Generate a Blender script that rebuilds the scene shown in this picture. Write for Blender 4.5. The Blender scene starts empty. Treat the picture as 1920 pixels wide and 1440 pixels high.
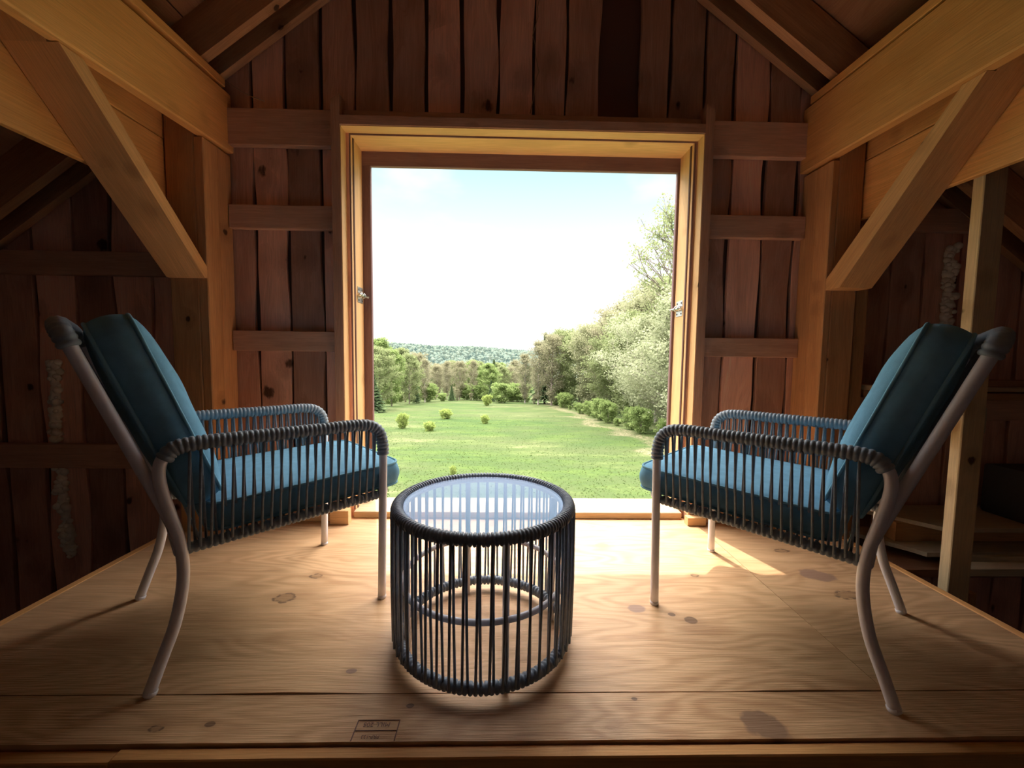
import bpy, bmesh, math, random
from mathutils import Vector, Matrix, noise
import numpy as np

SC = bpy.context.scene
COL = SC.collection
rnd = random.Random(7)
PI = math.pi

# ------------------------------------------------------------------ camera
cam_d = bpy.data.cameras.new('camera'); cam = bpy.data.objects.new('camera', cam_d); COL.objects.link(cam)
cam_d.sensor_width = 36.0
cam_d.lens = 776.3 / 1920 * 36.0
cam_d.clip_start = 0.02; cam_d.clip_end = 5000
def cam_basis(pitch, yaw, roll):
    p, y, r = (math.radians(v) for v in (pitch, yaw, roll))
    f = Vector((math.sin(y)*math.cos(p), math.cos(y)*math.cos(p), -math.sin(p)))
    rt = Vector((math.cos(y), -math.sin(y), 0)); up = rt.cross(f)
    return f, rt*math.cos(r)+up*math.sin(r), -rt*math.sin(r)+up*math.cos(r)
_f, _r, _u = cam_basis(4.07, 1.263, 0.715)
M = Matrix.Identity(4)
for i in range(3):
    M[i][0] = _r[i]; M[i][1] = _u[i]; M[i][2] = -_f[i]
M[2][3] = 0.90
cam.matrix_world = M
SC.camera = cam

# ------------------------------------------------------------------ view
SC.view_settings.view_transform = 'Standard'
SC.view_settings.look = 'None'
SC.view_settings.exposure = 0.74
SC.view_settings.gamma = 1.0
SC.view_settings.use_curve_mapping = False

# ------------------------------------------------------------------ sun
sun_d = bpy.data.lights.new('sun', 'SUN'); sun = bpy.data.objects.new('sun', sun_d); COL.objects.link(sun)
sun_d.energy = 3.2; sun_d.angle = math.radians(0.6); sun_d.color = (1.0, 0.93, 0.82)
el = math.radians(66.5)
hd = Vector((0.33, -1.0, 0)).normalized()
sdir = Vector((hd.x*math.cos(el), hd.y*math.cos(el), -math.sin(el)))
sun.rotation_euler = sdir.to_track_quat('-Z', 'Y').to_euler()
sun.location = (-10, 30, 60)

# ------------------------------------------------------------------ world sky
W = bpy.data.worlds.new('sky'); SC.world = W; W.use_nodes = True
nt = W.node_tree; nt.nodes.clear()
wo = nt.nodes.new('ShaderNodeOutputWorld'); bg = nt.nodes.new('ShaderNodeBackground')
tc = nt.nodes.new('ShaderNodeTexCoord'); sx = nt.nodes.new('ShaderNodeSeparateXYZ')
nt.links.new(tc.outputs['Generated'], sx.inputs[0])
ramp = nt.nodes.new('ShaderNodeValToRGB'); nt.links.new(sx.outputs['Z'], ramp.inputs[0])
cr = ramp.color_ramp
stops = [(0.0, (1.0, 1.0, 1.0)), (0.22, (1.0, 1.0, 1.0)), (0.40, (0.58, 0.92, 1.0)), (0.52, (1.0, 0.95, 0.90)), (1.0, (1.0, 0.92, 0.86))]
cr.elements[0].position = 0; cr.elements[0].color = (*stops[0][1], 1)
cr.elements[1].position = 1; cr.elements[1].color = (*stops[-1][1], 1)
for p, c in stops[1:-1]:
    e = cr.elements.new(p); e.color = (*c, 1)
cn = nt.nodes.new('ShaderNodeTexNoise'); cn.inputs['Scale'].default_value = 3.0; cn.inputs['Detail'].default_value = 5
mpn = nt.nodes.new('ShaderNodeMapping'); mpn.inputs['Scale'].default_value = (1, 1, 2.2)
nt.links.new(tc.outputs['Generated'], mpn.inputs[0]); nt.links.new(mpn.outputs[0], cn.inputs['Vector'])
cm = nt.nodes.new('ShaderNodeMapRange'); cm.inputs[1].default_value = 0.48; cm.inputs[2].default_value = 0.68
nt.links.new(cn.outputs[0], cm.inputs[0])
mix = nt.nodes.new('ShaderNodeMixRGB'); nt.links.new(cm.outputs[0], mix.inputs[0]); nt.links.new(ramp.outputs[0], mix.inputs[1])
mix.inputs[2].default_value = (1, 1, 1, 1)
nt.links.new(mix.outputs[0], bg.inputs['Color'])
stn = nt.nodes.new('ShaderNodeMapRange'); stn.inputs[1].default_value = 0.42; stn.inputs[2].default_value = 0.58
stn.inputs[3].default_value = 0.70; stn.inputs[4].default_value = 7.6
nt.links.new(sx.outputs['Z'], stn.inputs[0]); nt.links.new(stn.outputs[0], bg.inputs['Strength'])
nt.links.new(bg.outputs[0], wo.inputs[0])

# ================================================================== helpers
def link(o, parent=None):
    COL.objects.link(o)
    if parent: o.parent = parent
    return o
def tag(o, label=None, cat=None, group=None, kind=None):
    if label: o['label'] = label
    if cat: o['category'] = cat
    if group: o['group'] = group
    if kind: o['kind'] = kind
    return o
def thing(name, label, cat, loc=(0, 0, 0), rz=0, group=None):
    o = bpy.data.objects.new(name, None); o.empty_display_size = 0.1
    o.location = loc; o.rotation_euler = (0, 0, rz)
    link(o); return tag(o, label, cat, group)

class MB:
    """mesh collector: every solid carries grain coordinates (gco) and a random number (rv)"""
    def __init__(s):
        s.v = []; s.f = []; s.g = []; s.r = []; s.sm = []
    def _add(s, vs, fs, gs, rv, smooth=False):
        b = len(s.v); s.v += [tuple(v) for v in vs]; s.g += [tuple(g) for g in gs]; s.r += [rv]*len(vs)
        for f in fs: s.f.append(tuple(b+i for i in f)); s.sm.append(smooth)
    def beam(s, P0, P1, up, w, t, ch=0.003, n=1, wob=0.0, rv=None, uneven=0.0, cut0=0.0, cut1=0.0):
        """bar from P0 to P1; w measured along up x dir, t along up; centred"""
        P0 = Vector(P0); P1 = Vector(P1); d = (P1-P0); L = d.length; d.normalize()
        up = Vector(up); up = (up - d*up.dot(d)).normalized(); sd = d.cross(up)
        rv = rnd.random() if rv is None else rv
        off = Vector((rnd.random()*40, rnd.random()*40, rnd.random()*40))
        ch = min(ch, w*.3, t*.3)
        sec = [(-w/2+ch, -t/2), (w/2-ch, -t/2), (w/2, -t/2+ch), (w/2, t/2-ch), (w/2-ch, t/2), (-w/2+ch, t/2), (-w/2, t/2-ch), (-w/2, -t/2+ch)]
        vs = []; gs = []
        s1, s2 = rnd.random()*50, rnd.random()*50
        for i in range(n+1):
            a = i/n
            wl = noise.noise(Vector((a*L*2.3+s1, 0, 0)))*wob; wr = noise.noise(Vector((a*L*2.3+s2, 5, 0)))*wob
            du = noise.noise(Vector((a*L*1.1+s1, 9, 0)))*uneven
            for (x, y) in sec:
                xx = x + (wl if x < 0 else wr)
                sh = 0
                if i == 0: sh = cut0*y
                if i == n: sh = cut1*y
                vs.append(P0 + d*(a*L+sh) + sd*xx + up*(y+du)); gs.append(Vector((a*L, xx, y))+off)
        fs = []
        for i in range(n):
            for k in range(8):
                fs.append((i*8+k, i*8+(k+1) % 8, (i+1)*8+(k+1) % 8, (i+1)*8+k))
        fs.append(tuple(range(7, -1, -1))); fs.append(tuple(n*8+k for k in range(8)))
        s._add(vs, fs, gs, rv)
    def box(s, x0, x1, y0, y1, z0, z1, ax=None, ch=0.003, n=1, wob=0.0, rv=None, uneven=0.0):
        dx, dy, dz = x1-x0, y1-y0, z1-z0
        if ax is None: ax = 'xyz'[[dx, dy, dz].index(max(dx, dy, dz))]
        cx, cy, cz = (x0+x1)/2, (y0+y1)/2, (z0+z1)/2
        if ax == 'x': s.beam((x0, cy, cz), (x1, cy, cz), (0, 0, 1), dy, dz, ch, n, wob, rv, uneven)
        elif ax == 'y': s.beam((cx, y0, cz), (cx, y1, cz), (0, 0, 1), dx, dz, ch, n, wob, rv, uneven)
        else: s.beam((cx, cy, z0), (cx, cy, z1), (0, 1, 0), dx, dy, ch, n, wob, rv, uneven)
    def prism(s, poly, axis, a0, a1, grain=None, rv=None):
        """extrude a polygon lying in the plane normal to axis from a0 to a1"""
        rv = rnd.random() if rv is None else rv
        off = Vector((rnd.random()*40, rnd.random()*40, rnd.random()*40))
        m = len(poly)
        def P(p, a):
            if axis == 'x': return Vector((a, p[0], p[1]))
            if axis == 'y': return Vector((p[0], a, p[1]))
            return Vector((p[0], p[1], a))
        vs = [P(p, a0) for p in poly]+[P(p, a1) for p in poly]
        gd = Vector(grain).normalized() if grain else Vector((1, 0, 0))
        ref = Vector((0, 0, 1)) if abs(gd.z) < .9 else Vector((1, 0, 0))
        b1 = gd.cross(ref).normalized(); b2 = gd.cross(b1)
        gs = [Vector((v.dot(gd), v.dot(b1), v.dot(b2)))+off for v in vs]
        # orientation
        A = sum(poly[i][0]*poly[(i+1) % m][1]-poly[(i+1) % m][0]*poly[i][1] for i in range(m))
        fs = [tuple(range(m-1, -1, -1)), tuple(range(m, 2*m))]
        for i in range(m):
            fs.append((i, (i+1) % m, m+(i+1) % m, m+i))
        s._add(vs, fs, gs, rv)
    def tube(s, pts, r, seg=10, closed=False, rf=None, caps=True, rv=0.5, smooth=True):
        pts = [Vector(p) for p in pts]; n = len(pts)
        T = []
        for i in range(n):
            if closed: t = pts[(i+1) % n]-pts[i-1]
            else: t = pts[min(i+1, n-1)]-pts[max(i-1, 0)]
            T.append(t.normalized())
        N = T[0].orthogonal().normalized() if abs(T[0].z) > .95 else T[0].cross(Vector((0, 0, 1))).normalized()
        vs = []; gs = []; acc = 0
        for i in range(n):
            if i: acc += (pts[i]-pts[i-1]).length
            N = (N - T[i]*N.dot(T[i]))
            N = N.normalized() if N.length > 1e-6 else T[i].orthogonal().normalized()
            B = T[i].cross(N)
            rr = rf(i, acc) if rf else r
            for k in range(seg):
                a = 2*PI*k/seg
                vs.append(pts[i]+(N*math.cos(a)+B*math.sin(a))*rr); gs.append((acc, math.cos(a)*r, math.sin(a)*r))
        fs = []
        m = n if closed else n-1
        for i in range(m):
            j = (i+1) % n
            for k in range(seg):
                fs.append((i*seg+k, i*seg+(k+1) % seg, j*seg+(k+1) % seg, j*seg+k))
        if caps and not closed:
            fs.append(tuple(range(seg-1, -1, -1))); fs.append(tuple((n-1)*seg+k for k in range(seg)))
        s._add(vs, fs, gs, rv, smooth)
    def lathe(s, prof, seg=64, rv=.5, smooth=True, c=(0, 0, 0), close=False):
        vs = []; fs = []; n = len(prof)
        for (r, z) in prof:
            for k in range(seg):
                a = 2*PI*k/seg; vs.append((c[0]+r*math.cos(a), c[1]+r*math.sin(a), c[2]+z))
        for i in range(n-1):
            for k in range(seg): fs.append((i*seg+k, i*seg+(k+1) % seg, (i+1)*seg+(k+1) % seg, (i+1)*seg+k))
        if not close:
            fs.append(tuple(range(seg-1, -1, -1))); fs.append(tuple((n-1)*seg+k for k in range(seg)))
        s._add(vs, fs, vs, rv, smooth)
    def build(s, name, mat, parent=None, off=None, recentre=False):
        me = bpy.data.meshes.new(name)
        V = [Vector(v) for v in s.v]
        loc = Vector((0, 0, 0))
        if recentre:
            mn = [min(v[i] for v in V) for i in range(3)]; mx = [max(v[i] for v in V) for i in range(3)]
            loc = Vector(((mn[0]+mx[0])/2, (mn[1]+mx[1])/2, mn[2])); off = loc
        if off is not None:
            off = Vector(off); V = [v-off for v in V]
        me.from_pydata([tuple(v) for v in V], [], s.f)
        a = me.attributes.new('gco', 'FLOAT_VECTOR', 'POINT'); a.data.foreach_set('vector', [c for g in s.g for c in g])
        a = me.attributes.new('rv', 'FLOAT', 'POINT'); a.data.foreach_set('value', s.r)
        me.polygons.foreach_set('use_smooth', s.sm)
        bm = bmesh.new(); bm.from_mesh(me); bmesh.ops.recalc_face_normals(bm, faces=bm.faces); bm.to_mesh(me); bm.free()
        me.materials.append(mat)
        o = bpy.data.objects.new(name, me)
        if recentre: o.location = loc
        return link(o, parent)

# ------------------------------------------------------------------ node materials
def new_mat(name):
    m = bpy.data.materials.new(name); m.use_nodes = True
    n = m.node_tree; n.nodes.clear()
    out = n.nodes.new('ShaderNodeOutputMaterial'); b = n.nodes.new('ShaderNodeBsdfPrincipled')
    n.links.new(b.outputs[0], out.inputs[0])
    return m, n, b, out
def N(n, t, **kw):
    x = n.nodes.new(t)
    for k, v in kw.items(): setattr(x, k, v)
    return x
def setin(x, **kw):
    for k, v in kw.items(): x.inputs[k].default_value = v
def mth(n, op, a, b=None, c=None):
    x = n.nodes.new('ShaderNodeMath'); x.operation = op
    for i, v in enumerate((a, b, c)):
        if v is None: continue
        if isinstance(v, (int, float)): x.inputs[i].default_value = v
        else: n.links.new(v, x.inputs[i])
    return x.outputs[0]
def vmul(n, v, sc):
    x = n.nodes.new('ShaderNodeVectorMath'); x.operation = 'MULTIPLY'
    n.links.new(v, x.inputs[0]); x.inputs[1].default_value = sc; return x.outputs[0]
def mixc(n, fac, a, b, mode='MIX'):
    x = n.nodes.new('ShaderNodeMixRGB'); x.blend_type = mode
    for i, v in enumerate((fac, a, b)):
        if isinstance(v, (int, float)): x.inputs[i].default_value = v
        elif isinstance(v, tuple): x.inputs[i].default_value = (*v, 1) if len(v) == 3 else v
        else: n.links.new(v, x.inputs[i])
    return x.outputs[0]
def ntex(n, vec, scale=1, detail=3, rough=.5):
    x = n.nodes.new('ShaderNodeTexNoise'); x.inputs['Scale'].default_value = scale
    x.inputs['Detail'].default_value = detail; x.inputs['Roughness'].default_value = rough
    n.links.new(vec, x.inputs['Vector']); return x.outputs[0]
def mrange(n, v, a, b, c=0.0, d=1.0, smooth=False):
    x = n.nodes.new('ShaderNodeMapRange')
    if smooth: x.interpolation_type = 'SMOOTHSTEP'
    n.links.new(v, x.inputs[0])
    for i, q in enumerate((a, b, c, d)): x.inputs[i+1].default_value = q
    return x.outputs[0]

def wood(name, light, dark, knot=(.06, .025, .015), kscale=7.0, kr=.13, kgate=.45, rough=.65, var=.35, contrast=.7, ply=False, spots=None, bump=.25):
    m, n, b, out = new_mat(name)
    at = N(n, 'ShaderNodeAttribute', attribute_name='gco'); g = at.outputs['Vector']
    ar = N(n, 'ShaderNodeAttribute', attribute_name='rv'); rv = ar.outputs['Fac']
    # knots
    vo = N(n, 'ShaderNodeTexVoronoi', feature='F1'); n.links.new(vmul(n, g, (kscale*.8, kscale, kscale*.7)), vo.inputs['Vector']); vo.inputs['Scale'].default_value = 1.0
    sp = N(n, 'ShaderNodeSeparateColor'); n.links.new(vo.outputs['Color'], sp.inputs[0])
    gate = mth(n, 'GREATER_THAN', sp.outputs[0], kgate)
    kn = mth(n, 'MULTIPLY', mth(n, 'SUBTRACT', ntex(n, vmul(n, g, (22, 45, 45)), 1, 3), .5), kr*1.1)
    kd = mth(n, 'ADD', kn, mth(n, 'ADD', vo.outputs['Distance'], mrange(n, sp.outputs[1], 0, 1, 0, kr*.7)))
    knot_core = mth(n, 'MULTIPLY', mrange(n, kd, kr*.6, kr, 1, 0, True), gate)
    knot_halo = mth(n, 'MULTIPLY', mrange(n, kd, kr, kr*3.2, 1, 0, True), gate)
    # grain warp
    wn = ntex(n, vmul(n, g, (.9, 4.5, 4.5)), 1, 2)
    big = mth(n, 'ADD', wn, mth(n, 'MULTIPLY', knot_halo, .18))
    comb = N(n, 'ShaderNodeCombineXYZ')
    sg = N(n, 'ShaderNodeSeparateXYZ'); n.links.new(g, sg.inputs[0])
    n.links.new(mth(n, 'MULTIPLY', sg.outputs[0], .7), comb.inputs[0])
    n.links.new(mth(n, 'ADD', mth(n, 'MULTIPLY', sg.outputs[1], 22), mth(n, 'MULTIPLY', big, 7 if not ply else 3)), comb.inputs[1])
    n.links.new(mth(n, 'MULTIPLY', sg.outputs[2], 22), comb.inputs[2])
    grain = ntex(n, comb.outputs[0], 1, 5, .65)
    fib = ntex(n, vmul(n, g, (7, 260, 260)), 1, 2, .6)
    if ply:
        cw = ntex(n, vmul(n, g, (.75, 3.2, 3.2)), 1, 3, .45)
        sw = mth(n, 'SINE', mth(n, 'MULTIPLY', mth(n, 'ADD', cw, mth(n, 'MULTIPLY', knot_halo, .04)), 150))
        sw = mrange(n, sw, -.9, 1, 0, 1)
        patch = ntex(n, vmul(n, g, (1.3, 2.2, 2)), 1, 2)
        swm = mth(n, 'MULTIPLY', mth(n, 'SUBTRACT', sw, .5), mrange(n, patch, .35, .6, .25, .8))
        gf = mth(n, 'ADD', mrange(n, grain, .32, .7, 0, .75), swm)
    else:
        ring = mth(n, 'SINE', mth(n, 'MULTIPLY', mth(n, 'ADD', grain, mth(n, 'MULTIPLY', wn, .6)), 46))
        gf = mth(n, 'ADD', mrange(n, grain, .3, .72), mth(n, 'MULTIPLY', ring, .16))
    col = mixc(n, mth(n, 'MULTIPLY', gf, contrast), light, dark)
    blotch = ntex(n, vmul(n, g, (2.2, 6, 6)), 1, 3)
    col = mixc(n, mrange(n, blotch, .45, .75, 0, .45), col, tuple(c*.72 for c in dark))
    col = mixc(n, mth(n, 'MULTIPLY', knot_halo, .45), col, tuple(c*.6 for c in dark))
    col = mixc(n, mth(n, 'MULTIPLY', knot_core, .92), col, knot)
    sc = mth(n, 'MULTIPLY', mrange(n, rv, 0, 1, 1-var, 1+var*.55), mrange(n, fib, .3, .7, .88, 1.1))
    comb2 = N(n, 'ShaderNodeCombineXYZ')
    for i in range(3): n.links.new(sc, comb2.inputs[i])
    col = mixc(n, 1.0, col, comb2.outputs[0], 'MULTIPLY')
    if spots:
        geo = N(n, 'ShaderNodeNewGeometry'); wv = geo.outputs['Position']
        dn = ntex(n, vmul(n, wv, (18, 26, 1)), 1, 3)
        dn2 = ntex(n, vmul(n, wv, (45, 60, 1)), 1, 2)
        for (x, y, rx, ry, c, hol) in spots:
            sb = N(n, 'ShaderNodeVectorMath', operation='SUBTRACT'); n.links.new(wv, sb.inputs[0]); sb.inputs[1].default_value = (x, y, 0)
            ln = N(n, 'ShaderNodeVectorMath', operation='LENGTH'); n.links.new(vmul(n, sb.outputs[0], (1/rx, 1/ry, 0)), ln.inputs[0])
            d = mth(n, 'ADD', ln.outputs['Value'], mth(n, 'MULTIPLY', mth(n, 'SUBTRACT', dn, .5), 1.1))
            if hol: # an open knot: plug with a dark broken rim
                rim = mth(n, 'MULTIPLY', mrange(n, d, .95, 1.1, 1, 0), mrange(n, d, .50, .8, 0, 1))
                k = mth(n, 'MULTIPLY', rim, mrange(n, dn2, .44, .52, 0, 1))
                col = mixc(n, mrange(n, d, .85, 1.0, .6, 0), col, (.34, .20, .10))
            else: k = mrange(n, d, .85, 1.05, 1, 0)
            col = mixc(n, mth(n, 'MULTIPLY', k, .85), col, c)
            halo = mrange(n, d, 1, 2.6, .35, 0)
            col = mixc(n, halo, col, tuple(q*.75 for q in dark))
    n.links.new(col, b.inputs['Base Color'])
    b.inputs['Roughness'].default_value = rough
    b.inputs['Specular IOR Level'].default_value = .3
    bp = N(n, 'ShaderNodeBump'); bp.inputs['Strength'].default_value = bump; bp.inputs['Distance'].default_value = .004
    n.links.new(mth(n, 'SUBTRACT', mth(n, 'ADD', fib, grain), mth(n, 'MULTIPLY', knot_core, .6)), bp.inputs['Height'])
    n.links.new(bp.outputs[0], b.inputs['Normal'])
    return m

def plain(name, col, rough=.5, metal=0, spec=.5, var=0.0, noise_sc=20, bump=0.0, bscale=200):
    m, n, b, out = new_mat(name)
    geo = N(n, 'ShaderNodeTexCoord')
    t = ntex(n, geo.outputs['Object'], noise_sc, 3)
    c = mixc(n, mrange(n, t, .35, .65), tuple(q*(1-var) for q in col), tuple(min(1, q*(1+var)) for q in col))
    n.links.new(c, b.inputs['Base Color'])
    setin(b, Roughness=rough, Metallic=metal); b.inputs['Specular IOR Level'].default_value = spec
    if bump:
        bp = N(n, 'ShaderNodeBump'); bp.inputs['Strength'].default_value = bump; bp.inputs['Distance'].default_value = .001
        n.links.new(ntex(n, geo.outputs['Object'], bscale, 2), bp.inputs['Height']); n.links.new(bp.outputs[0], b.inputs['Normal'])
    return m

M_wall = wood('wall_boards', (.90, .53, .39), (.64, .32, .22), kscale=5.5, kr=.20, kgate=.22, var=.45, rough=.8)
M_back = plain('dark_batten', (.13, .06, .045), .9)
M_girt = wood('girt_wood', (.76, .45, .31), (.60, .33, .22), kgate=.7, var=.15)
M_beam = wood('beam_wood', (.90, .475, .18), (.78, .36, .115), kgate=.72, kr=.12, var=.15, contrast=.6)
M_post = wood('post_wood', (.76, .41, .19), (.58, .28, .12), kgate=.6, var=.15)
M_jamb = wood('jamb_pine', (.86, .53, .26), (.72, .40, .17), kgate=.7, kr=.12, var=.12, contrast=.6)
M_cas = wood('casing_wood', (.62, .36, .24), (.48, .25, .16), kgate=.8, var=.1)
M_stop = wood('stain_and_edge_shade', (.33, .20, .19), (.22, .12, .125), kgate=.9, var=.1)
M_roof = wood('roof_boards', (.50, .26, .15), (.34, .15, .09), kgate=.6, var=.3)
M_sill = wood('sill_pine', (.62, .46, .28), (.50, .34, .19), kgate=.7, var=.1, contrast=.6)
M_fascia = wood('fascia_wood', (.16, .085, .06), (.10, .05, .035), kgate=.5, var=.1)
M_pale = wood('pale_lumber', (.72, .60, .42), (.60, .46, .29), kgate=.85, var=.2, contrast=.5)
purple = (.27, .17, .15)
M_ply = wood('plywood', (.80, .50, .27), (.56, .30, .145), kgate=.93, kr=.10, kscale=5, var=.12, contrast=.85, ply=True, rough=.48, bump=.5, spots=[
    (.489, 1.409, .035, .022, purple, 0), (.478, 1.903, .028, .022, purple, 0), (.655, 1.343, .022, .02, (.07, .04, .03), 0),
    (.60, 1.375, .012, .01, (.07, .04, .03), 0), (1.313, 1.637, .075, .045, purple, 0), (-.789, 1.475, .042, .03, (.05, .03, .03), 1), (-.743, 1.626, .03, .018, (.05, .03, .03), 1),
    (1.328, 1.495, .055, .03, (.05, .03, .03), 1), (.650, .945, .055, .042, (.2, .13, .1), 0), (1.313, 1.853, .04, .016, (.05, .03, .03), 1), (.356, 1.022, .008, .006, (.04, .02, .02), 0),
    (-.70, .955, .012, .008, (.04, .02, .02), 0), (.80, 1.63, .018, .012, (.12, .07, .05), 1), (-.228, 1.005, .01, .007, (.03, .02, .02), 0), (-.42, 1.12, .014, .009, purple, 0), (-.82, .945, .02, .01, (.05, .03, .03), 1)])
M_frame = plain('painted_tube', (.85, .82, .86), .35, var=.03)
M_cord = plain('grey_cord', (.26, .31, .36), .5, var=.12, noise_sc=60)
M_cordT = plain('charcoal_cord', (.22, .27, .34), .42, var=.12, noise_sc=60)
M_cush = plain('teal_canvas', (.17, .37, .52), .9, spec=.2, var=.07, noise_sc=30, bump=.5, bscale=900)
M_pipe = plain('piping', (.20, .42, .55), .8, spec=.2)
M_steel = plain('zinc_plate', (.75, .76, .74), .3, metal=.85)
M_foam = plain('spray_foam', (.95, .86, .70), .9, var=.1)
M_ink = plain('stamp_ink', (.24, .14, .11), .9)
M_string = plain('string', (.38, .26, .17), .9)
M_earth = plain('barn_floor_dirt', (.07, .05, .04), .95, var=.3, noise_sc=3)
M_black = plain('dark_crate', (.04, .045, .05), .6)

# ================================================================== setting
def struct(mb, name, mat, label=None, off=None):
    o = mb.build(name, mat, None, off); tag(o, label, None, None, 'structure'); return o

FX0, FX1, FY0, WY = -1.655, 1.735, 0.905, 2.24    # platform edges and wall plane
# ---- platform floor
fl = MB(); fl.box(FX0, FX1, FY0+.01, WY+.02, -.30, -.021, 'x', rv=.4)
floor = struct(fl, 'floor', wood('joist_wood', (.30, .16, .09), (.2, .1, .05), kgate=.6), 'raised plywood loft platform in front of the opening')
def sheet(x0, x1, y0, y1, z, seed, wav=0.0, t=.018, label=None, name='plywood_sheet'):
    mb = MB(); off = Vector((seed*7.3, seed*3.1, seed)); nx, ny = 40, 2
    vs = []; gs = []
    for k in range(2):
        for j in range(ny+1):
            for i in range(nx+1):
                x = x0+(x1-x0)*i/nx; y = y0+(y1-y0)*j/ny
                wz = 0
                if j == 0: wz = wav*max(0, noise.noise(Vector((x*2.1+seed, 0, 0))))
                vs.append((x, y+(noise.noise(Vector((x*9, seed, 0)))*.0015 if j == 0 else 0), z-k*t+wz)); gs.append((x+off.x, y+off.y, off.z))
    fs = []; S = (nx+1)*(ny+1)
    id = lambda k, j, i: k*S+j*(nx+1)+i
    for j in range(ny):
        for i in range(nx):
            fs.append((id(0, j, i), id(0, j, i+1), id(0, j+1, i+1), id(0, j+1, i)))
            fs.append((id(1, j, i), id(1, j+1, i), id(1, j+1, i+1), id(1, j, i+1)))
    for i in range(nx):
        fs.append((id(0, 0, i), id(1, 0, i), id(1, 0, i+1), id(0, 0, i+1)))
        fs.append((id(0, ny, i), id(0, ny, i+1), id(1, ny, i+1), id(1, ny, i)))
    for j in range(ny):
        fs.append((id(0, j, 0), id(0, j+1, 0), id(1, j+1, 0), id(1, j, 0)))
        fs.append((id(0, j, nx), id(1, j, nx), id(1, j+1, nx), id(0, j+1, nx)))
    mb._add(vs, fs, gs, rnd.random()*.4+.3)
    o = mb.build(name, M_ply, floor)
    if label: o['label'] = label
    return o
sheet(FX0+.035, 1.048, 1.0445, WY, 0.0, 1.7, .006)
sheet(1.051, FX1-.035, 1.046, WY, -.001, 4.2, .006)
sheet(FX0, FX1, .906, 1.042, -.001, 8.9, .005, label='narrow plywood strip along the front edge with an inked grade stamp')
mb = MB(); mb.box(-.86, FX1+.02, .872, .9035, -.075, -.008, 'x', n=30, wob=.002); mb.box(FX0-.02, -.865, .87, .902, -.075, -.012, 'x', n=12, wob=.002)
mb.build('front_edge_board', M_beam, floor)
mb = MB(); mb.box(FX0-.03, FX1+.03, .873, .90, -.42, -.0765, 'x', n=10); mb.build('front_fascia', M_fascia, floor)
for xa, xb in ((FX0, FX0+.033), (FX1-.033, FX1)):
    mb = MB(); mb.box(xa, xb, 1.0445, WY-.08, -.07, .001, 'y', n=12, wob=.003); mb.build('side_edge_board', M_beam, floor)
# grade stamp (reads 205 / PRP-133, seen upside down)
def text_mesh(body, size, loc, rotz, name, parent, mat, sx=1):
    cu = bpy.data.curves.new('t', 'FONT'); cu.body = body; cu.size = size; cu.align_x = 'CENTER'; cu.align_y = 'CENTER'; cu.extrude = .0002
    ob = bpy.data.objects.new('t', cu); COL.objects.link(ob)
    bpy.context.view_layer.update()
    dg = bpy.context.evaluated_depsgraph_get(); me = bpy.data.meshes.new_from_object(ob.evaluated_get(dg))
    bpy.data.objects.remove(ob)
    me.name = name; me.materials.clear(); me.materials.append(mat)
    o = bpy.data.objects.new(name, me); o.location = loc; o.rotation_euler = (0, 0, rotz); o.scale = (sx, 1, 1)
    return link(o, parent)
zs = .0006
text_mesh('MILL 205', .0165, (-.297, .9505, zs), PI, 'stamp_lettering', floor, M_ink, 1.05)
text_mesh('PRP-133', .0125, (-.303, .918, zs), PI, 'stamp_lettering', floor, M_ink, 1.0)
mb = MB()
for (x0, x1, y0, y1) in ((-.346, -.243, .962, .9633), (-.346, -.243, .934, .935), (-.346, -.3435, .908, .9625), (-.2455, -.243, .908, .9625)):
    mb.box(x0, x1, y0, y1, -.0008, zs, ch=0)
mb.build('stamp_border', M_ink, floor)

# ---- lower floor of the barn
mb = MB(); mb.box(-4.2, 4.2, -6.0, 3.0, -2.5, -2.42, 'x'); struct(mb, 'floor_lower', M_earth, 'dark lower barn floor beside the loft')

# ---- gable wall with individual boards
def roof_z(x):                     # underside of the rafters
    return 2.639+.737*(x+.926) if x < .072 else 2.696-.72*(x-1.006)
OX0, OX1, OZ0, OZ1 = -.80, .992, .0, 2.06
mb = MB()
edges = [-1.30, -1.131, -.951, -.775, -.591, -.408, -.231, -.039, .140, .311, .485, .680, .855, 1.034, 1.197, 1.38, 1.55]
x = -1.30
L = []
while x > -4.0: x -= .165+rnd.random()*.045; L.append(x)
edges = sorted(L)+edges
x = 1.55
while x < 4.0: x += .165+rnd.random()*.045; edges.append(x)
for a, b in zip(edges[:-1], edges[1:]):
    g = .005+rnd.random()*.008
    xm = (a+b)/2; zt = roof_z(xm)+.19
    if -2.4+.1 > zt: continue
    yo = rnd.random()*.004
    segs = []
    if abs(a-.485) < .01:
        segs = [(-2.4, -.01)]      # the missing board above the opening
    elif b < OX0+.0 or a > OX1: segs = [(-2.4, zt)]
    else: segs = [(-2.4, -.01), (2.075, zt)]
    for z0, z1 in segs:
        if a < OX0 < b and z0 > -1 and False: pass
        mb.box(a+g, b-g, WY+yo, WY+yo+.024, z0, z1, 'z', ch=.002, n=max(2, int((z1-z0)/.09)), wob=.020)
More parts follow.
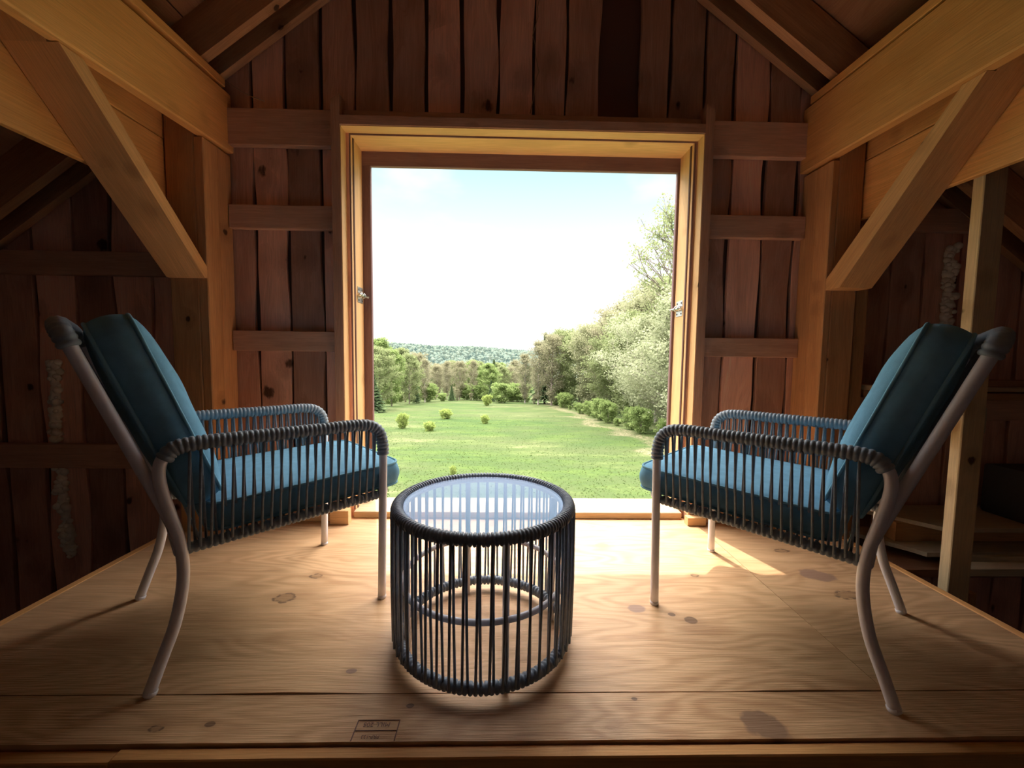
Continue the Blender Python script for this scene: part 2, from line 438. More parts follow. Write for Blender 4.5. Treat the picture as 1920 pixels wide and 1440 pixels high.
# slivers beside the opening
for (xa, xb) in ((-.951, -.81), (1.002, 1.034)):
    mb.box(xa+.004, xb, WY+.003, WY+.026, .0, 2.075, 'z', n=14, wob=.0)
wall = struct(mb, 'wall_back', M_wall, 'gable wall of rough vertical reddish boards')
mb = MB()
def battens(x0, x1, z0, z1): mb.box(x0, x1, WY+.045, WY+.06, z0, z1, ch=0)
for (p, a0, a1) in (([(-4.1, -2.45), (OX0-.0, -2.45), (OX0, roof_z(OX0)+.235), (-4.1, roof_z(-4.1)+.235)], WY+.033, WY+.048),
                    ([(OX1, -2.45), (4.1, -2.45), (4.1, roof_z(4.1)+.235), (OX1, roof_z(OX1)+.235)], WY+.033, WY+.048),
                    ([(OX0, OZ1+.01), (OX1, OZ1+.01), (OX1, roof_z(OX1)+.235), (.072, roof_z(.072)+.235), (OX0, roof_z(OX0)+.235)], WY+.033, WY+.048),
                    ([(OX0, -2.45), (OX1, -2.45), (OX1, -.02), (OX0, -.02)], WY+.033, WY+.048)):
    mb.prism(p, 'y', a0, a1, (0, 0, 1))
mb.build('battens', M_back, wall)
# side walls, roof, far end of the barn (behind the camera) with an opening added for fill light
mb = MB(); mb.box(-4.16, -4.12, -6, WY+.05, -2.45, 1.2, 'y'); struct(mb, 'wall_left', M_wall, 'dark side wall of the barn, left')
mb = MB(); mb.box(4.12, 4.16, -6, WY+.05, -2.45, 1.2, 'y'); struct(mb, 'wall_right', M_wall, 'dark side wall of the barn, right')
mb = MB(); DX0, DX1, DZ0, DZ1 = -.4, .6, .9, 1.8      # unseen opening, added to let in fill light
for p in ([(-4.1, -2.45), (DX0, -2.45), (DX0, roof_z(DX0)+.22), (-4.1, roof_z(-4.1)+.22)], [(DX1, -2.45), (4.1, -2.45), (4.1, roof_z(4.1)+.22), (DX1, roof_z(DX1)+.22)],
          [(DX0, DZ1), (DX1, DZ1), (DX1, roof_z(DX1)+.22), (.072, roof_z(.072)+.22), (DX0, roof_z(DX0)+.22)], [(DX0, -2.45), (DX1, -2.45), (DX1, DZ0), (DX0, DZ0)]):
    mb.prism(p, 'y', -6.04, -6.0, (0, 0, 1))
struct(mb, 'wall_front', M_wall, 'far end wall of the barn behind the camera, with an opening added for fill light')
# ceiling: boards under the rafters' backs
mb = MB(); RD = .20
ca = math.sqrt(1+.73**2)
for side in (-1, 1):
    sl = .737 if side < 0 else -.72
    y = WY+.25; k = 0
    n_dir = Vector((1, 0, sl)).normalized()
    up = Vector((-n_dir.z, 0, n_dir.x))
    xa = .072; t = 0
    while t < 4.3/n_dir.x:
        w = .28 if side < 0 else 1.2
        w0, w1 = t, min(t+w, 4.3/n_dir.x+.01)
        def Q(tt): return Vector((.072+side*tt*abs(n_dir.x), 0, roof_z(.072)-tt*abs(n_dir.z)+RD*ca*.98))
        A = Q(w0+.003); B = Q(w1-.003); c = (A+B)/2
        mb.beam((c.x, -6.3, c.z), (c.x, WY+.3, c.z), up, (B-A).length, .02, ch=0)
        t += w
for side in (-1, 1):
    sl = .737 if side < 0 else -.72
    xe = side*4.35; ze = roof_z(xe); zr = roof_z(.072)
    mb.prism([(.072, zr+.285), (xe, ze+.285), (xe, ze+.32), (.072, zr+.32)], 'y', -6.3, WY+.3, (0, 1, 0))
ceil = struct(mb, 'ceiling', M_roof, 'sloping roof boards over the rafters')

# ---- window opening
win = bpy.data.objects.new('window_1', None); win.location = (.09, 2.2, 0); link(win); tag(win, 'large open unglazed hatch framed in golden pine', None, None, 'structure')
wo_ = (.09, 2.2, 0)
def wpart(name, mat, boxes, label=None, **kw):
    mb = MB()
    for b in boxes: mb.box(*b, **kw)
    o = mb.build(name, mat, win, wo_)
    if label: o['label'] = label
    return o
def casing(xa, xb, zt, cutl, name='side_casing'):
    # camera edge in a darker tone for its shade; lit inner face added below
    mb = MB(); mb.prism([(xa, .0), (xb, .0), (xb, zt-(.0 if cutl else .03)), (xa, zt-(.03 if cutl else 0))], 'y', 2.17, 2.2445, (0, 0, 1), rv=.6)
    return mb
for (xa, xb, zt, cl) in ((-.873, -.829, 2.185, 1), (1.017, 1.061, 2.18, 0)):
    mb = casing(xa, xb, zt, cl); mb.build('side_casing', M_cas, win, wo_)
wpart('head_casing', M_cas, [(-.8285, 1.0165, 2.17, 2.2445, 2.034, 2.083)], n=20, wob=.002)
# thin orange faces added on the casing: window light put into their colour
wpart('side_lit_face', M_jamb, [(-.829, -.8255, 2.1725, 2.2445, .04, 2.033)])
wpart('side_lit_face', M_jamb, [(1.0135, 1.0168, 2.1725, 2.2445, .04, 2.033)])
wpart('head_lit_face', M_jamb, [(-.825, 1.013, 2.1725, 2.2445, 2.0305, 2.0338)])
wpart('inner_edge', M_stop, [(-.825, -.8035, 2.2447, 2.2475, .04, 2.0225)], 'shade-coloured front edge strip of the inner frame')  # backlit board edge: its shade put into the dark strip's colour
wpart('inner_edge', M_stop, [(.9965, 1.0135, 2.2447, 2.2475, .04, 2.0225)], 'shade-coloured front edge strip of the inner frame')
wpart('inner_edge', M_stop, [(-.825, 1.0135, 2.2447, 2.2475, 2.0225, 2.0345)], 'shade-coloured front edge strip of the inner frame')
wpart('jamb', M_jamb, [(-.83, -.8035, 2.2477, 2.42, .037, 2.0225)])
wpart('jamb', M_jamb, [(.9965, 1.02, 2.2477, 2.42, .037, 2.0225)])
wpart('head_jamb', M_jamb, [(-.83, 1.02, 2.2477, 2.42, 2.0228, 2.05)])
wpart('outer_trim', M_stop, [(-.86, -.757, 2.4205, 2.446, -.3, 1.945)], 'dark stained outer trim')
wpart('outer_trim', M_stop, [(.984, 1.09, 2.4205, 2.446, -.3, 1.945)], 'dark stained outer trim')
wpart('outer_head', M_stop, [(-.86, 1.09, 2.4205, 2.446, 1.9455, 2.12)], 'dark stained outer head trim')
wpart('sill', M_sill, [(-.8035, .9965, 2.2165, 2.4195, .0005, .0365)])
wpart('sill', M_sill, [(-.757, .984, 2.4195, 2.455, -.02, .033)])
wpart('corner_block', M_jamb, [(-.895, -.80, 2.125, 2.168, .001, .075)])
wpart('corner_block', M_jamb, [(.992, 1.09, 2.125, 2.168, .001, .045)])

# ================================================================== timber frame
def single(mb, name, mat, label, cat, group=None, kind=None):
    o = mb.build(name, mat, None, recentre=True); return tag(o, label, cat, group, kind)
GY0 = 2.20
for (z0, z1, w) in ((1.942, 2.12, 'top wide'), (1.53, 1.648, 'middle'), (.903, 1.008, 'lower')):
    mb = MB(); mb.box(-1.408, -.875, GY0, WY-.0015, z0, z1, 'x', n=6, wob=.003)
    single(mb, 'wall_girt', M_girt, '%s horizontal board nailed across the gable wall left of the opening' % w, 'board')
    mb = MB(); mb.box(1.063, 1.582, GY0, WY-.0015, z0-.002, z1-.004, 'x', n=6, wob=.003)
    single(mb, 'wall_girt', M_girt, '%s horizontal board nailed across the gable wall right of the opening' % w, 'board')
mb = MB(); mb.box(-.826, 1.014, 2.215, WY-.0015, 2.086, 2.13, 'x', n=8, wob=.002)
single(mb, 'wall_girt', M_girt, 'thin horizontal board directly above the head of the opening', 'board')
for (z0, z1, w) in ((.27, .40, 'low'), (1.28, 1.40, 'high')):
    mb = MB(); mb.box(-4.0, -1.60, GY0, WY-.0015, z0, z1, 'x'); single(mb, 'wall_girt', M_girt, '%s horizontal board on the dark wall in the left aisle' % w, 'board')
    mb = MB(); mb.box(1.77, 4.0, GY0, WY-.0015, z0+.3, z1+.3, 'x'); single(mb, 'wall_girt', M_girt, '%s horizontal board on the dark wall in the right aisle' % w, 'board')
mb = MB(); mb.box(-1.405, -.897, 2.165, WY-.0015, .001, .045, 'x'); single(mb, 'bottom_plate', M_jamb, 'low timber plate on the floor at the wall foot, left of the opening', 'board')
mb = MB(); mb.box(1.092, 1.58, 2.165, WY-.0015, .001, .045, 'x'); single(mb, 'bottom_plate', M_jamb, 'low timber plate on the floor at the wall foot, right of the opening', 'board')

# posts (notched where the plate beam sits)
mb = MB(); mb.box(-1.594, -1.458, 2.04, 2.238, -2.4, 2.19, 'z', ch=.005); mb.box(-1.4575, -1.414, 2.04, 2.135, .0, 1.895, 'z', ch=.004); mb.box(-1.4575, -1.414, 2.1355, 2.238, .0, 1.895, 'z', ch=.004)
single(mb, 'timber_post', M_post, 'square timber post behind the left chair, carrying the left beam', 'post')
mb = MB(); mb.box(1.62, 1.745, 2.04, 2.238, -2.4, 2.19, 'z', ch=.005); mb.box(1.585, 1.6195, 2.04, 2.135, .0, 1.855, 'z', ch=.004); mb.box(1.585, 1.6195, 2.1355, 2.238, .0, 1.855, 'z', ch=.004)
single(mb, 'timber_post', M_post, 'square timber post with big knots behind the right chair, carrying the right beam', 'post')
mb = MB(); mb.box(1.80, 1.86, 2.10, 2.19, -2.4, 2.0, 'z', ch=.004)
single(mb, 'wall_stud', M_post, 'narrow upright stud just right of the right timber post', 'post')

# longitudinal beams
def side_beam(x0, x1, zb2, zb0, h, label):
    mb = MB(); ya, yb = -2.2, WY-.004
    sl = (zb2-zb0)/2.2
    zA, zB = zb2+(ya-2.2)*sl, zb2+(yb-2.2)*sl
    mb.beam(((x0+x1)/2, ya, zA+h/2), ((x0+x1)/2, yb, zB+h/2), (0, 0, 1), abs(x1-x0), h, ch=.006, n=10, wob=.002)
    return single(mb, 'roof_beam', M_beam, label, 'beam')
side_beam(-1.452, -1.400, 1.912, 1.80, .285, 'long golden beam running overhead along the left side')
side_beam(1.565, 1.617, 1.872, 1.83, .325, 'long golden beam running overhead along the right side')
mb = MB(); mb.beam((-1.50, -2.2, 2.125), (-1.50, 2.20, 2.235), (0, 0, 1), .19, .04); single(mb, 'top_plate', M_beam, 'flat plank lying on top of the left overhead beam', 'beam')
mb = MB(); mb.beam((1.665, -2.2, 2.165), (1.665, 2.20, 2.225), (0, 0, 1), .19, .04); single(mb, 'top_plate', M_beam, 'flat plank lying on top of the right overhead beam', 'beam')
# aisle side planks
for (z0, z1, w, ) in ((1.614, 1.885, 'lower'), (1.890, 2.09, 'upper')):
    mb = MB(); mb.box(-1.628, -1.598, -2.2, 2.09, z0, z1, 'y', n=6, wob=.003); single(mb, 'side_plank', M_beam, '%s of the two planks behind the left brace' % w, 'plank')
for (z0, z1, w) in ((1.585, 1.857, 'lower'), (1.862, 2.09, 'upper')):
    mb = MB(); mb.box(1.749, 1.779, -2.2, 2.095, z0, z1, 'y', n=6, wob=.003); single(mb, 'side_plank', M_beam, '%s of the two planks behind the right brace' % w, 'plank')
# braces
M_brace = wood('brace_wood', (.80, .45, .20), (.64, .32, .13), kgate=.72, kr=.12, var=.12, contrast=.6)
mb = MB()
mb.prism([(2.038, 1.245), (2.038, 1.300), (1.49, 1.868), (1.413, 1.868), (2.02, 1.245)], 'x', -1.594, -1.416, (0, -1, 1))
mb.prism([(1.49, 1.868), (1.24, 2.10), (1.187, 2.10), (1.413, 1.868)], 'x', -1.594, -1.4535, (0, -1, 1))
single(mb, 'knee_brace', M_brace, 'diagonal brace rising from the left post to the left overhead beam', 'brace')
mb = MB()
mb.prism([(2.038, 1.235), (2.038, 1.29), (1.478, 1.855), (1.405, 1.855), (1.955, 1.235)], 'x', 1.587, 1.745, (0, -1, 1))
mb.prism([(1.478, 1.855), (1.25, 2.10), (1.165, 2.10), (1.405, 1.855)], 'x', 1.6185, 1.745, (0, -1, 1))
single(mb, 'knee_brace', M_brace, 'diagonal brace rising from the right post to the right overhead beam', 'brace')
# rafters
M_raft = wood('rafter_wood', (.62, .35, .19), (.42, .21, .11), kgate=.6, var=.2)
def rafter(side, y0, y1, label):
    xs = (.068, -3.9) if side < 0 else (.076, 3.9)
    p = [(xs[0], roof_z(xs[0])), (xs[1], roof_z(xs[1])), (xs[1], roof_z(xs[1])+RD*ca*.9), (xs[0], roof_z(xs[0])+RD*ca*.9)]
    if side < 0: p = p[::-1]
    mb = MB(); mb.prism(p, 'y', y0, y1, (1, 0, .73*(1 if side < 0 else -1)))
    return single(mb, 'rafter', M_raft, label, 'rafter')
for s, nm in ((-1, 'left'), (1, 'right')):
    rafter(s, 2.195, 2.236, '%s rafter fixed flat against the gable wall' % nm)
    rafter(s, 2.065, 2.112, '%s rafter just in front of the one on the gable wall' % nm)
    rafter(s, 1.42, 1.465, 'second %s rafter away from the gable wall' % nm)
    rafter(s, .8, .845, 'third %s rafter away from the gable wall, overhead' % nm)
mb = MB(); mb.box(.045, .10, -2.2, 2.19, 3.33, 3.55, 'y'); single(mb, 'ridge_board', M_raft, 'ridge board at the peak of the roof', 'beam')

M_stud = wood('new_stud_pine', (.88, .68, .40), (.76, .53, .28), kgate=.6, var=.1, contrast=.5)
# right aisle stud with its short cross block
t = thing('aisle_stud', 'pale upright stud lit on one edge, standing beyond the right platform edge', 'post', (1.87, 1.64, -2.4))
mb = MB(); mb.box(1.838, 1.930, 1.60, 1.642, -2.4, 2.15, 'z', ch=.003, rv=.8); mb.build('stud', M_stud, t, (1.87, 1.64, -2.4))
mb = MB(); mb.box(1.765, 1.985, 1.6425, 1.675, .60, .705, 'x'); mb.build('cross_block', M_pale, t, (1.87, 1.64, -2.4))
mb = MB(); mb.box(1.931, 1.965, 1.60, 1.64, -2.4, -.06, 'z'); mb.build('scab', M_post, t, (1.87, 1.64, -2.4))

# lumber in the right aisle

def lumber(x0, x1, y0, y1, z0, z1, label, mat=M_pale, ax='x', name='lumber_board', cat='board'):
    mb = MB(); mb.box(x0, x1, y0, y1, z0, z1, ax, ch=.002); return single(mb, name, mat, label, cat)
mb = MB(); mb.prism([(1.86, 2.17), (2.12, 1.86), (3.4, 1.86), (3.4, 2.17)], 'z', .085, .105, (1, 0, 0))
single(mb, 'plywood_offcut', M_pale, 'pale plywood offcut lying on top of the lumber pile in the right aisle', 'board')
lumber(1.98, 3.3, 1.98, 2.12, -.012, .084, 'thick timber under the plywood offcut in the right aisle', M_post)
mb = MB(); mb.prism([(1.80, 2.16), (2.0, 1.90), (2.02, 1.86), (3.3, 1.86), (3.3, 2.16)], 'z', -.034, -.013, (1, 0, 0))
single(mb, 'plywood_offcut', M_pale, 'grey-white board at the bottom of the lumber pile in the right aisle', 'board')
lumber(2.06, 3.3, 1.76, 1.83, -.075, -.04, 'white profiled trim board at the front of the lumber pile', M_pale)
lumber(2.15, 3.3, 1.835, 1.858, -.06, -.02, 'thin trim strip behind the white profiled trim board', M_pale)
lumber(1.85, 3.6, 1.83, 2.19, -.12, -.08, 'dark shelf plank carrying the lumber pile', M_roof)
lumber(1.90, 3.6, 2.02, 2.10, .70, .735, 'lower long board on the wall rack in the right aisle', M_raft)
lumber(1.88, 3.6, 2.11, 2.185, .70, .74, 'long board lying at the back of the wall rack in the right aisle', M_raft)
lumber(1.87, 3.6, 2.04, 2.15, .741, .765, 'wide board lying on the wall rack boards in the right aisle', M_pale)
lumber(1.95, 3.6, 2.06, 2.12, .766, .80, 'top board of the wall rack stack in the right aisle', M_raft)
for x, w in ((2.3, 'nearer the stud'), (3.1, 'farther from the stud')):
    mb = MB(); mb.box(x, x+.05, 1.98, 2.195, .65, .698, 'y'); single(mb, 'rack_bracket', M_post, 'short timber bracket under the wall rack, %s' % w, 'bracket')
t = thing('storage_crate', 'dark box with a pale tape strip behind the right lumber pile', 'box', (2.75, 1.98, .106))
mb = MB(); mb.box(2.55, 3.0, 1.88, 2.1, .106, .36, ch=.01); mb.build('crate_body', M_black, t, (2.75, 1.98, .106))
mb = MB(); mb.beam((2.56, 1.877, .335), (3.0, 1.877, .25), (0, 0, 1), .002, .03, ch=0); mb.build('tape', M_foam, t, (2.75, 1.98, .106))

# expanding foam beads in the wall seams
def foam(x, z0, z1, r, label, seed, slope=0.0):
    q = random.Random(seed); mb = MB(); z = z1; n = int((z1-z0)/.012)
    pts = []; 
    for i in range(n+1):
        a = i/n; pts.append((x+slope*a+q.uniform(-.006, .006), WY-.006, z1+(z0-z1)*a))
    rr = [r*(.35+.5*abs(noise.noise(Vector((i*.37+seed, 0, 0)))*1.8)+.3*q.random()) for i in range(n+1)]
    rr[0] *= .3; rr[-1] *= .3
    mb.tube(pts, r, 9, rf=lambda i, acc: rr[i])
    for i in range(int(n*1.3)):
        k = q.randrange(n); s_ = r*q.uniform(.22, .6); p = Vector(pts[k])+Vector((q.uniform(-1, 1)*r*.75, -r*q.uniform(0, .6), 0))
        mb.tube([p+Vector((0, 0, s_*c)) for c in (1, .85, .5, 0, -.5, -.85, -1)], s_, 8, rf=lambda i, acc: s_*[.08, .5, .87, 1, .87, .5, .08][i])
    single(mb, 'foam_bead', M_foam, label, 'foam')
foam(-2.36, .40, .83, .034, 'upper lumpy bead of spray foam on the dark left wall', 3, -.02)
foam(-2.37, -.23, .265, .036, 'lower lumpy bead of spray foam on the dark left wall', 5, .03)
foam(-1.98, .405, .50, .03, 'small blob of spray foam on the left wall beside the left chair back', 9)
foam(2.41, .98, 1.51, .036, 'lumpy bead of spray foam on the dark right wall behind the pale stud', 12, .01)

# string on the gable wall and a bent twig of wire
mb = MB(); pts = [(.150+.012*math.sin(i*.9)+.006*math.sin(i*2.3), WY-.006, 2.75-.62*i/14) for i in range(13)]+[(.125, WY-.006, 2.145)]
mb.tube(pts, .0022, 6); single(mb, 'string', M_string, 'thin string hanging down the gable wall above the opening', 'string')
mb = MB(); mb.tube([(-1.39+.20*i/8, 2.18-.02*i/8, 2.235-.105*(i/8)-.012*math.sin(i/8*PI)) for i in range(9)], .0022, 6)
single(mb, 'wire', M_string, 'short loose wire by the end of the left overhead beam', 'wire')

# barrel bolts on the two jambs
def bolt(loc, side, label):
    t = thing('barrel_bolt', label, 'bolt', loc); t.scale = (1.35, 1.35, 1.35)
    s = side
    mb = MB()
    for dz in (-.019, .019): mb.box(0 if s > 0 else -.002, .002 if s > 0 else 0, -.03, .03, dz-.013, dz+.013, ch=.0005)
    mb.build('plate', M_steel, t)
    for dy in (-.02, .02):
        for dz in (-.022, .022):
            m2 = MB(); m2.tube([(s*.0015, dy, dz), (s*.0035, dy, dz)], .0035, 8); m2.build('screw', M_black, t)
    mb = MB(); mb.tube([(s*.009, -.035, 0), (s*.009, .055, 0)], .0055, 12); mb.build('bolt_rod', M_steel, t)
    mb = MB(); mb.tube([(s*.009, .045, 0), (s*.022, .047, -.004)], .0045, 10); mb.build('knob', M_steel, t)
    for dy in (-.018, .018):
        mb = MB(); mb.tube([(s*.001, dy, -.009), (s*.012, dy, -.009), (s*.0165, dy, 0), (s*.012, dy, .009), (s*.001, dy, .009)], .0025, 6); mb.build('staple', M_steel, t)
bolt((-.8035, 2.36, 1.22), 1, 'small zinc barrel bolt on the left jamb of the opening')
bolt((.9965, 2.35, 1.17), -1, 'small zinc barrel bolt on the right jamb of the opening')

# ================================================================== chairs
def smooth_path(P, sub=6, closed=False):
    P = [Vector(p) for p in P]; out = []; n = len(P)
    rng = range(n) if closed else range(n-1)
    for i in rng:
        p0 = P[i-1] if (i > 0 or closed) else P[0]*2-P[1]
        p1 = P[i]; p2 = P[(i+1) % n]; p3 = P[(i+2) % n] if (i+2 < n or closed) else P[-1]*2-P[-2]
        for k in range(sub):
            t = k/sub
            out.append(.5*((2*p1)+(-p0+p2)*t+(2*p0-5*p1+4*p2-p3)*t*t+(-p0+3*p1-3*p2+p3)*t**3))
    if not closed: out.append(P[-1])
    return out
def resample(P, step):
    out = [P[0]]; acc = 0
    for a, b in zip(P[:-1], P[1:]):
        L = (b-a).length
        if L < 1e-9: continue
        d = step-acc
        while d <= L:
            out.append(a+(b-a)*(d/L)); d += step
        acc = L-(d-step)
    return out
def wrap(mb, path, r, pitch=.0125, seg=10, amp=.0035, closed=False):
    P = resample(path, pitch/5)
    mb.tube(P, r, seg, closed=closed, rf=lambda i, acc: r-amp+amp*abs(math.sin(PI*(i % 5+.0)/5))**.6*1.0 + (0.0))
def cushion_mesh(mb, Lx, Ly, T, top_puff, bot_puff, rc=.05, nx=26, ny=24, bulge=.012):
    """rounded-rectangle box cushion centred at the origin"""
    def rr(u, v):  # map the square to a rounded rectangle
        x, y = u*Lx/2, v*Ly/2
        ax, ay = Lx/2-rc, Ly/2-rc
        dx, dy = max(0, abs(x)-ax), max(0, abs(y)-ay)
        if dx > 0 and dy > 0:
            m = max(dx, dy); l = math.hypot(dx, dy); k = m/l
            dx, dy = dx*k, dy*k
            x = math.copysign(ax+dx, x); y = math.copysign(ay+dy, y)
        return x, y
    grid = {}
    vs = []; fs = []
    def add(p): vs.append(p); return len(vs)-1
    for side, puff in ((1, top_puff), (-1, bot_puff)):
        for j in range(ny+1):
            for i in range(nx+1):
                u = -1+2*i/nx; v = -1+2*j/ny
                u = math.copysign(abs(u)**.85, u); v = math.copysign(abs(v)**.85, v)
                x, y = rr(u, v)
                h = puff*((1-abs(u)**3.2)*(1-abs(v)**3.2))**.6
                h += .004*noise.noise(Vector((x*9, y*9, side*4)))*(1-max(abs(u), abs(v))**4)
                grid[(side, i, j)] = add((x, y, side*(T/2+h)))
        for j in range(ny):
            for i in range(nx):
                q = (grid[(side, i, j)], grid[(side, i+1, j)], grid[(side, i+1, j+1)], grid[(side, i, j+1)])
                fs.append(q if side > 0 else q[::-1])
    ringi = [(i, 0) for i in range(nx)]+[(nx, j) for j in range(ny)]+[(i, ny) for i in range(nx, 0, -1)]+[(0, j) for j in range(ny, 0, -1)]
    lv = 5; rings = [[grid[(1, i, j)] for i, j in ringi]]
    for k in range(1, lv):
        a = k/lv; row = []
        for (i, j) in ringi:
            p = Vector(vs[grid[(1, i, j)]]); q = Vector((p.x, p.y, 0)).normalized()
            b = bulge*math.sin(a*PI)
            row.append(add((p.x+q.x*b, p.y+q.y*b, T/2-a*T)))
        rings.append(row)
    rings.append([grid[(-1, i, j)] for i, j in ringi])
    m = len(ringi)
    for k in range(lv):
        for i in range(m):
            fs.append((rings[k][i], rings[k+1][i], rings[k+1][(i+1) % m], rings[k][(i+1) % m]))
    mb._add(vs, fs, vs, .5, True)
    return [Vector(vs[k]) for k in rings[0]], [Vector(vs[k]) for k in rings[-1]]

LW = .290                                   # half spacing of the side frames
side_pts = [(0, .006), (.028, .085), (.058, .17), (.076, .26), (.080, .33), (.073, .40), (.058, .47), (.043, .54), (.040, .590), (.054, .628), (.092, .648), (.15, .651), (.30, .6505), (.45, .650), (.56, .650), (.612, .642), (.643, .615), (.655, .57), (.656, .50), (.652, .30), (.646, .004)]
def make_chair(name, label):
    root = thing(name, label, 'chair')
    # side tubes: rear leg, arm and front leg are one bent tube
    for s in (-1, 1):
        P = smooth_path([(u, s*LW, z) for u, z in side_pts], 5)
        mb = MB(); mb.tube(P, .0145, 14); fr = mb.build('side_frame', M_frame, root)
        # rubber feet as sub-parts
        for (u, z) in (side_pts[0], side_pts[-1]):
            m2 = MB(); m2.tube([(u, s*LW, .0), (u+(.004 if u < .1 else 0), s*LW, .012)], .0152, 14); m2.build('foot_cap', M_frame, fr)
        # cord wrapped along the arm
        Aw = smooth_path([(u, s*LW, z) for u, z in [(.050, .617), (.066, .638), (.092, .648), (.15, .651), (.30, .6505), (.45, .650), (.56, .650), (.612, .642), (.643, .615), (.655, .57), (.656, .535)]], 8)
        mb = MB(); wrap(mb, Aw, .0215, .0135); mb.build('arm_wrap', M_cord, root)
        # seat rail and its wrapping
        mb = MB(); wrap(mb, smooth_path([(.075, s*(LW-.012), .362), (.30, s*(LW-.012), .372), (.645, s*(LW-.012), .387)], 8), .0165, .0145); mb.build('rail_wrap', M_cord, root)
        # strung cords: each V of two strands is one piece
        nV = 22
        for i in range(nV):
            u = .095+.545*(i+.3)/nV
            zr = .362+(u-.075)*.045
            mb = MB()
            for k, (du, yo) in enumerate(((-.0085, .013), (.0085, -.013))):
                top = (u+.002, s*(LW+yo*.9*(1 if k == 0 else 1)), .652); bot = (u+du, s*(LW-.012+yo*1.1), zr)
                mid = ((top[0]+bot[0])/2+rnd.uniform(-.001, .001), (top[1]+bot[1])/2, (top[2]+bot[2])/2)
                mb.tube([top, mid, bot], .0037, 7, rv=rnd.random())
            mb.build('side_cord', M_cord, root)
    # seat frame: U-shaped bar with front bar
    mb = MB()
    U = smooth_path([(.072, -LW+.012, .362), (.40, -LW+.012, .377), (.63, -LW+.012, .388), (.685, -LW+.045, .392), (.698, -LW+.13, .395), (.70, 0, .395), (.698, LW-.13, .395), (.685, LW-.045, .392), (.63, LW-.012, .388), (.40, LW-.012, .377), (.072, LW-.012, .362)], 6)
    mb.tube(U, .0115, 10); mb.tube([(.072, -LW, .362), (.072, LW, .362)], .0115, 10)
    mb.build('seat_frame', M_frame, root)
    # seat straps
    for i in range(9):
        u = .12+.066*i; mb = MB(); z = .364+(u-.075)*.045
        mb.tube([(u, -LW+.01, z+.012), (u, 0, z+.006), (u, LW-.01, z+.012)], .004, 6); mb.build('seat_cord', M_cord, root)
    # back frame
    BW = .272
    e = Vector((-.178, 0, .49)).normalized()
    B = [(.064, -BW, .435), (.055, -BW, .462), (-.03, -BW, .70), (-.104, -BW, .905), (-.117, -BW+.012, .938), (-.124, -BW+.05, .955), (-.126, -BW+.10, .958), (-.126, 0, .958)]
    B = B+[(x, -y, z) for x, y, z in B[-2::-1]]
    Bp = smooth_path(B, 6)
    mb = MB(); mb.tube(Bp, .0145, 14); mb.build('back_frame', M_frame, root)
    topP = [p for p in Bp if p.z > .898]
    mb = MB(); wrap(mb, topP, .0225, .0145); mb.build('top_wrap', M_cord, root)
    for i in range(17):
        y = -BW+.04+(2*BW-.08)*i/16; mb = MB()
        mb.tube([(-.125, y, .945), (-.03, y, .69), (.064, y, .385)], .003, 6); mb.build('back_cord', M_cord, root)
    # seat cushion
    mb = MB(); R0, R1 = cushion_mesh(mb, .60, .535, .078, .022, .006)
    sc = mb.build('seat_cushion', M_cush, root); sc.location = (.440, 0, .438); sc.rotation_euler = (0, math.radians(-2.0), 0)
    for R_ in (R0, R1):
        m2 = MB(); m2.tube(R_, .0048, 8, closed=True); m2.build('piping', M_pipe, sc)
    # back cushion leaning on the back frame
    mb = MB(); R0, R1 = cushion_mesh(mb, .53, .525, .086, .042, .030, nx=26)
    bc = mb.build('back_cushion', M_cush, root)
    tilt = math.atan2(.49, -.178)           # direction of the long side, up the back
    bc.location = (.060, 0, .725); bc.rotation_euler = (0, -math.radians(110.5), 0)
    bc.location = (.048, 0, .727)
    # local z must face forward: x axis up the back
    ex = Vector((-.341, 0, .940)).normalized(); ez = Vector((ex.z, 0, -ex.x)); ey = ez.cross(ex)
    mt = Matrix((ex, ey, ez)).transposed()
    bc.rotation_euler = mt.to_euler()
    for R_ in (R0, R1):
        m2 = MB(); m2.tube(R_, .0048, 8, closed=True); m2.build('piping', M_pipe, bc)
    return root
def copy_tree(o, parent=None):
    c = o.copy(); COL.objects.link(c); c.parent = parent
    for ch in list(o.children): copy_tree(ch, c)
    return c
chair = make_chair('lounge_chair', 'teal-cushioned rope chair on the left, facing right toward the opening')
a = math.atan2(.44, .48)
mid = Vector(((-.91-1.31)/2, (1.04+1.47)/2, .0))
chair.location = mid; chair.rotation_euler = (0, 0, a)
c2 = copy_tree(chair); c2['label'] = 'teal-cushioned rope chair on the right, facing left toward the opening'
mid = Vector(((1.02+1.42)/2, (.98+1.38)/2, 0))
c2.location = mid; c2.rotation_euler = (0, 0, math.radians(180)-math.atan2(.455, .445))
c2['group'] = chair['group'] = 'matching rope lounge chairs'

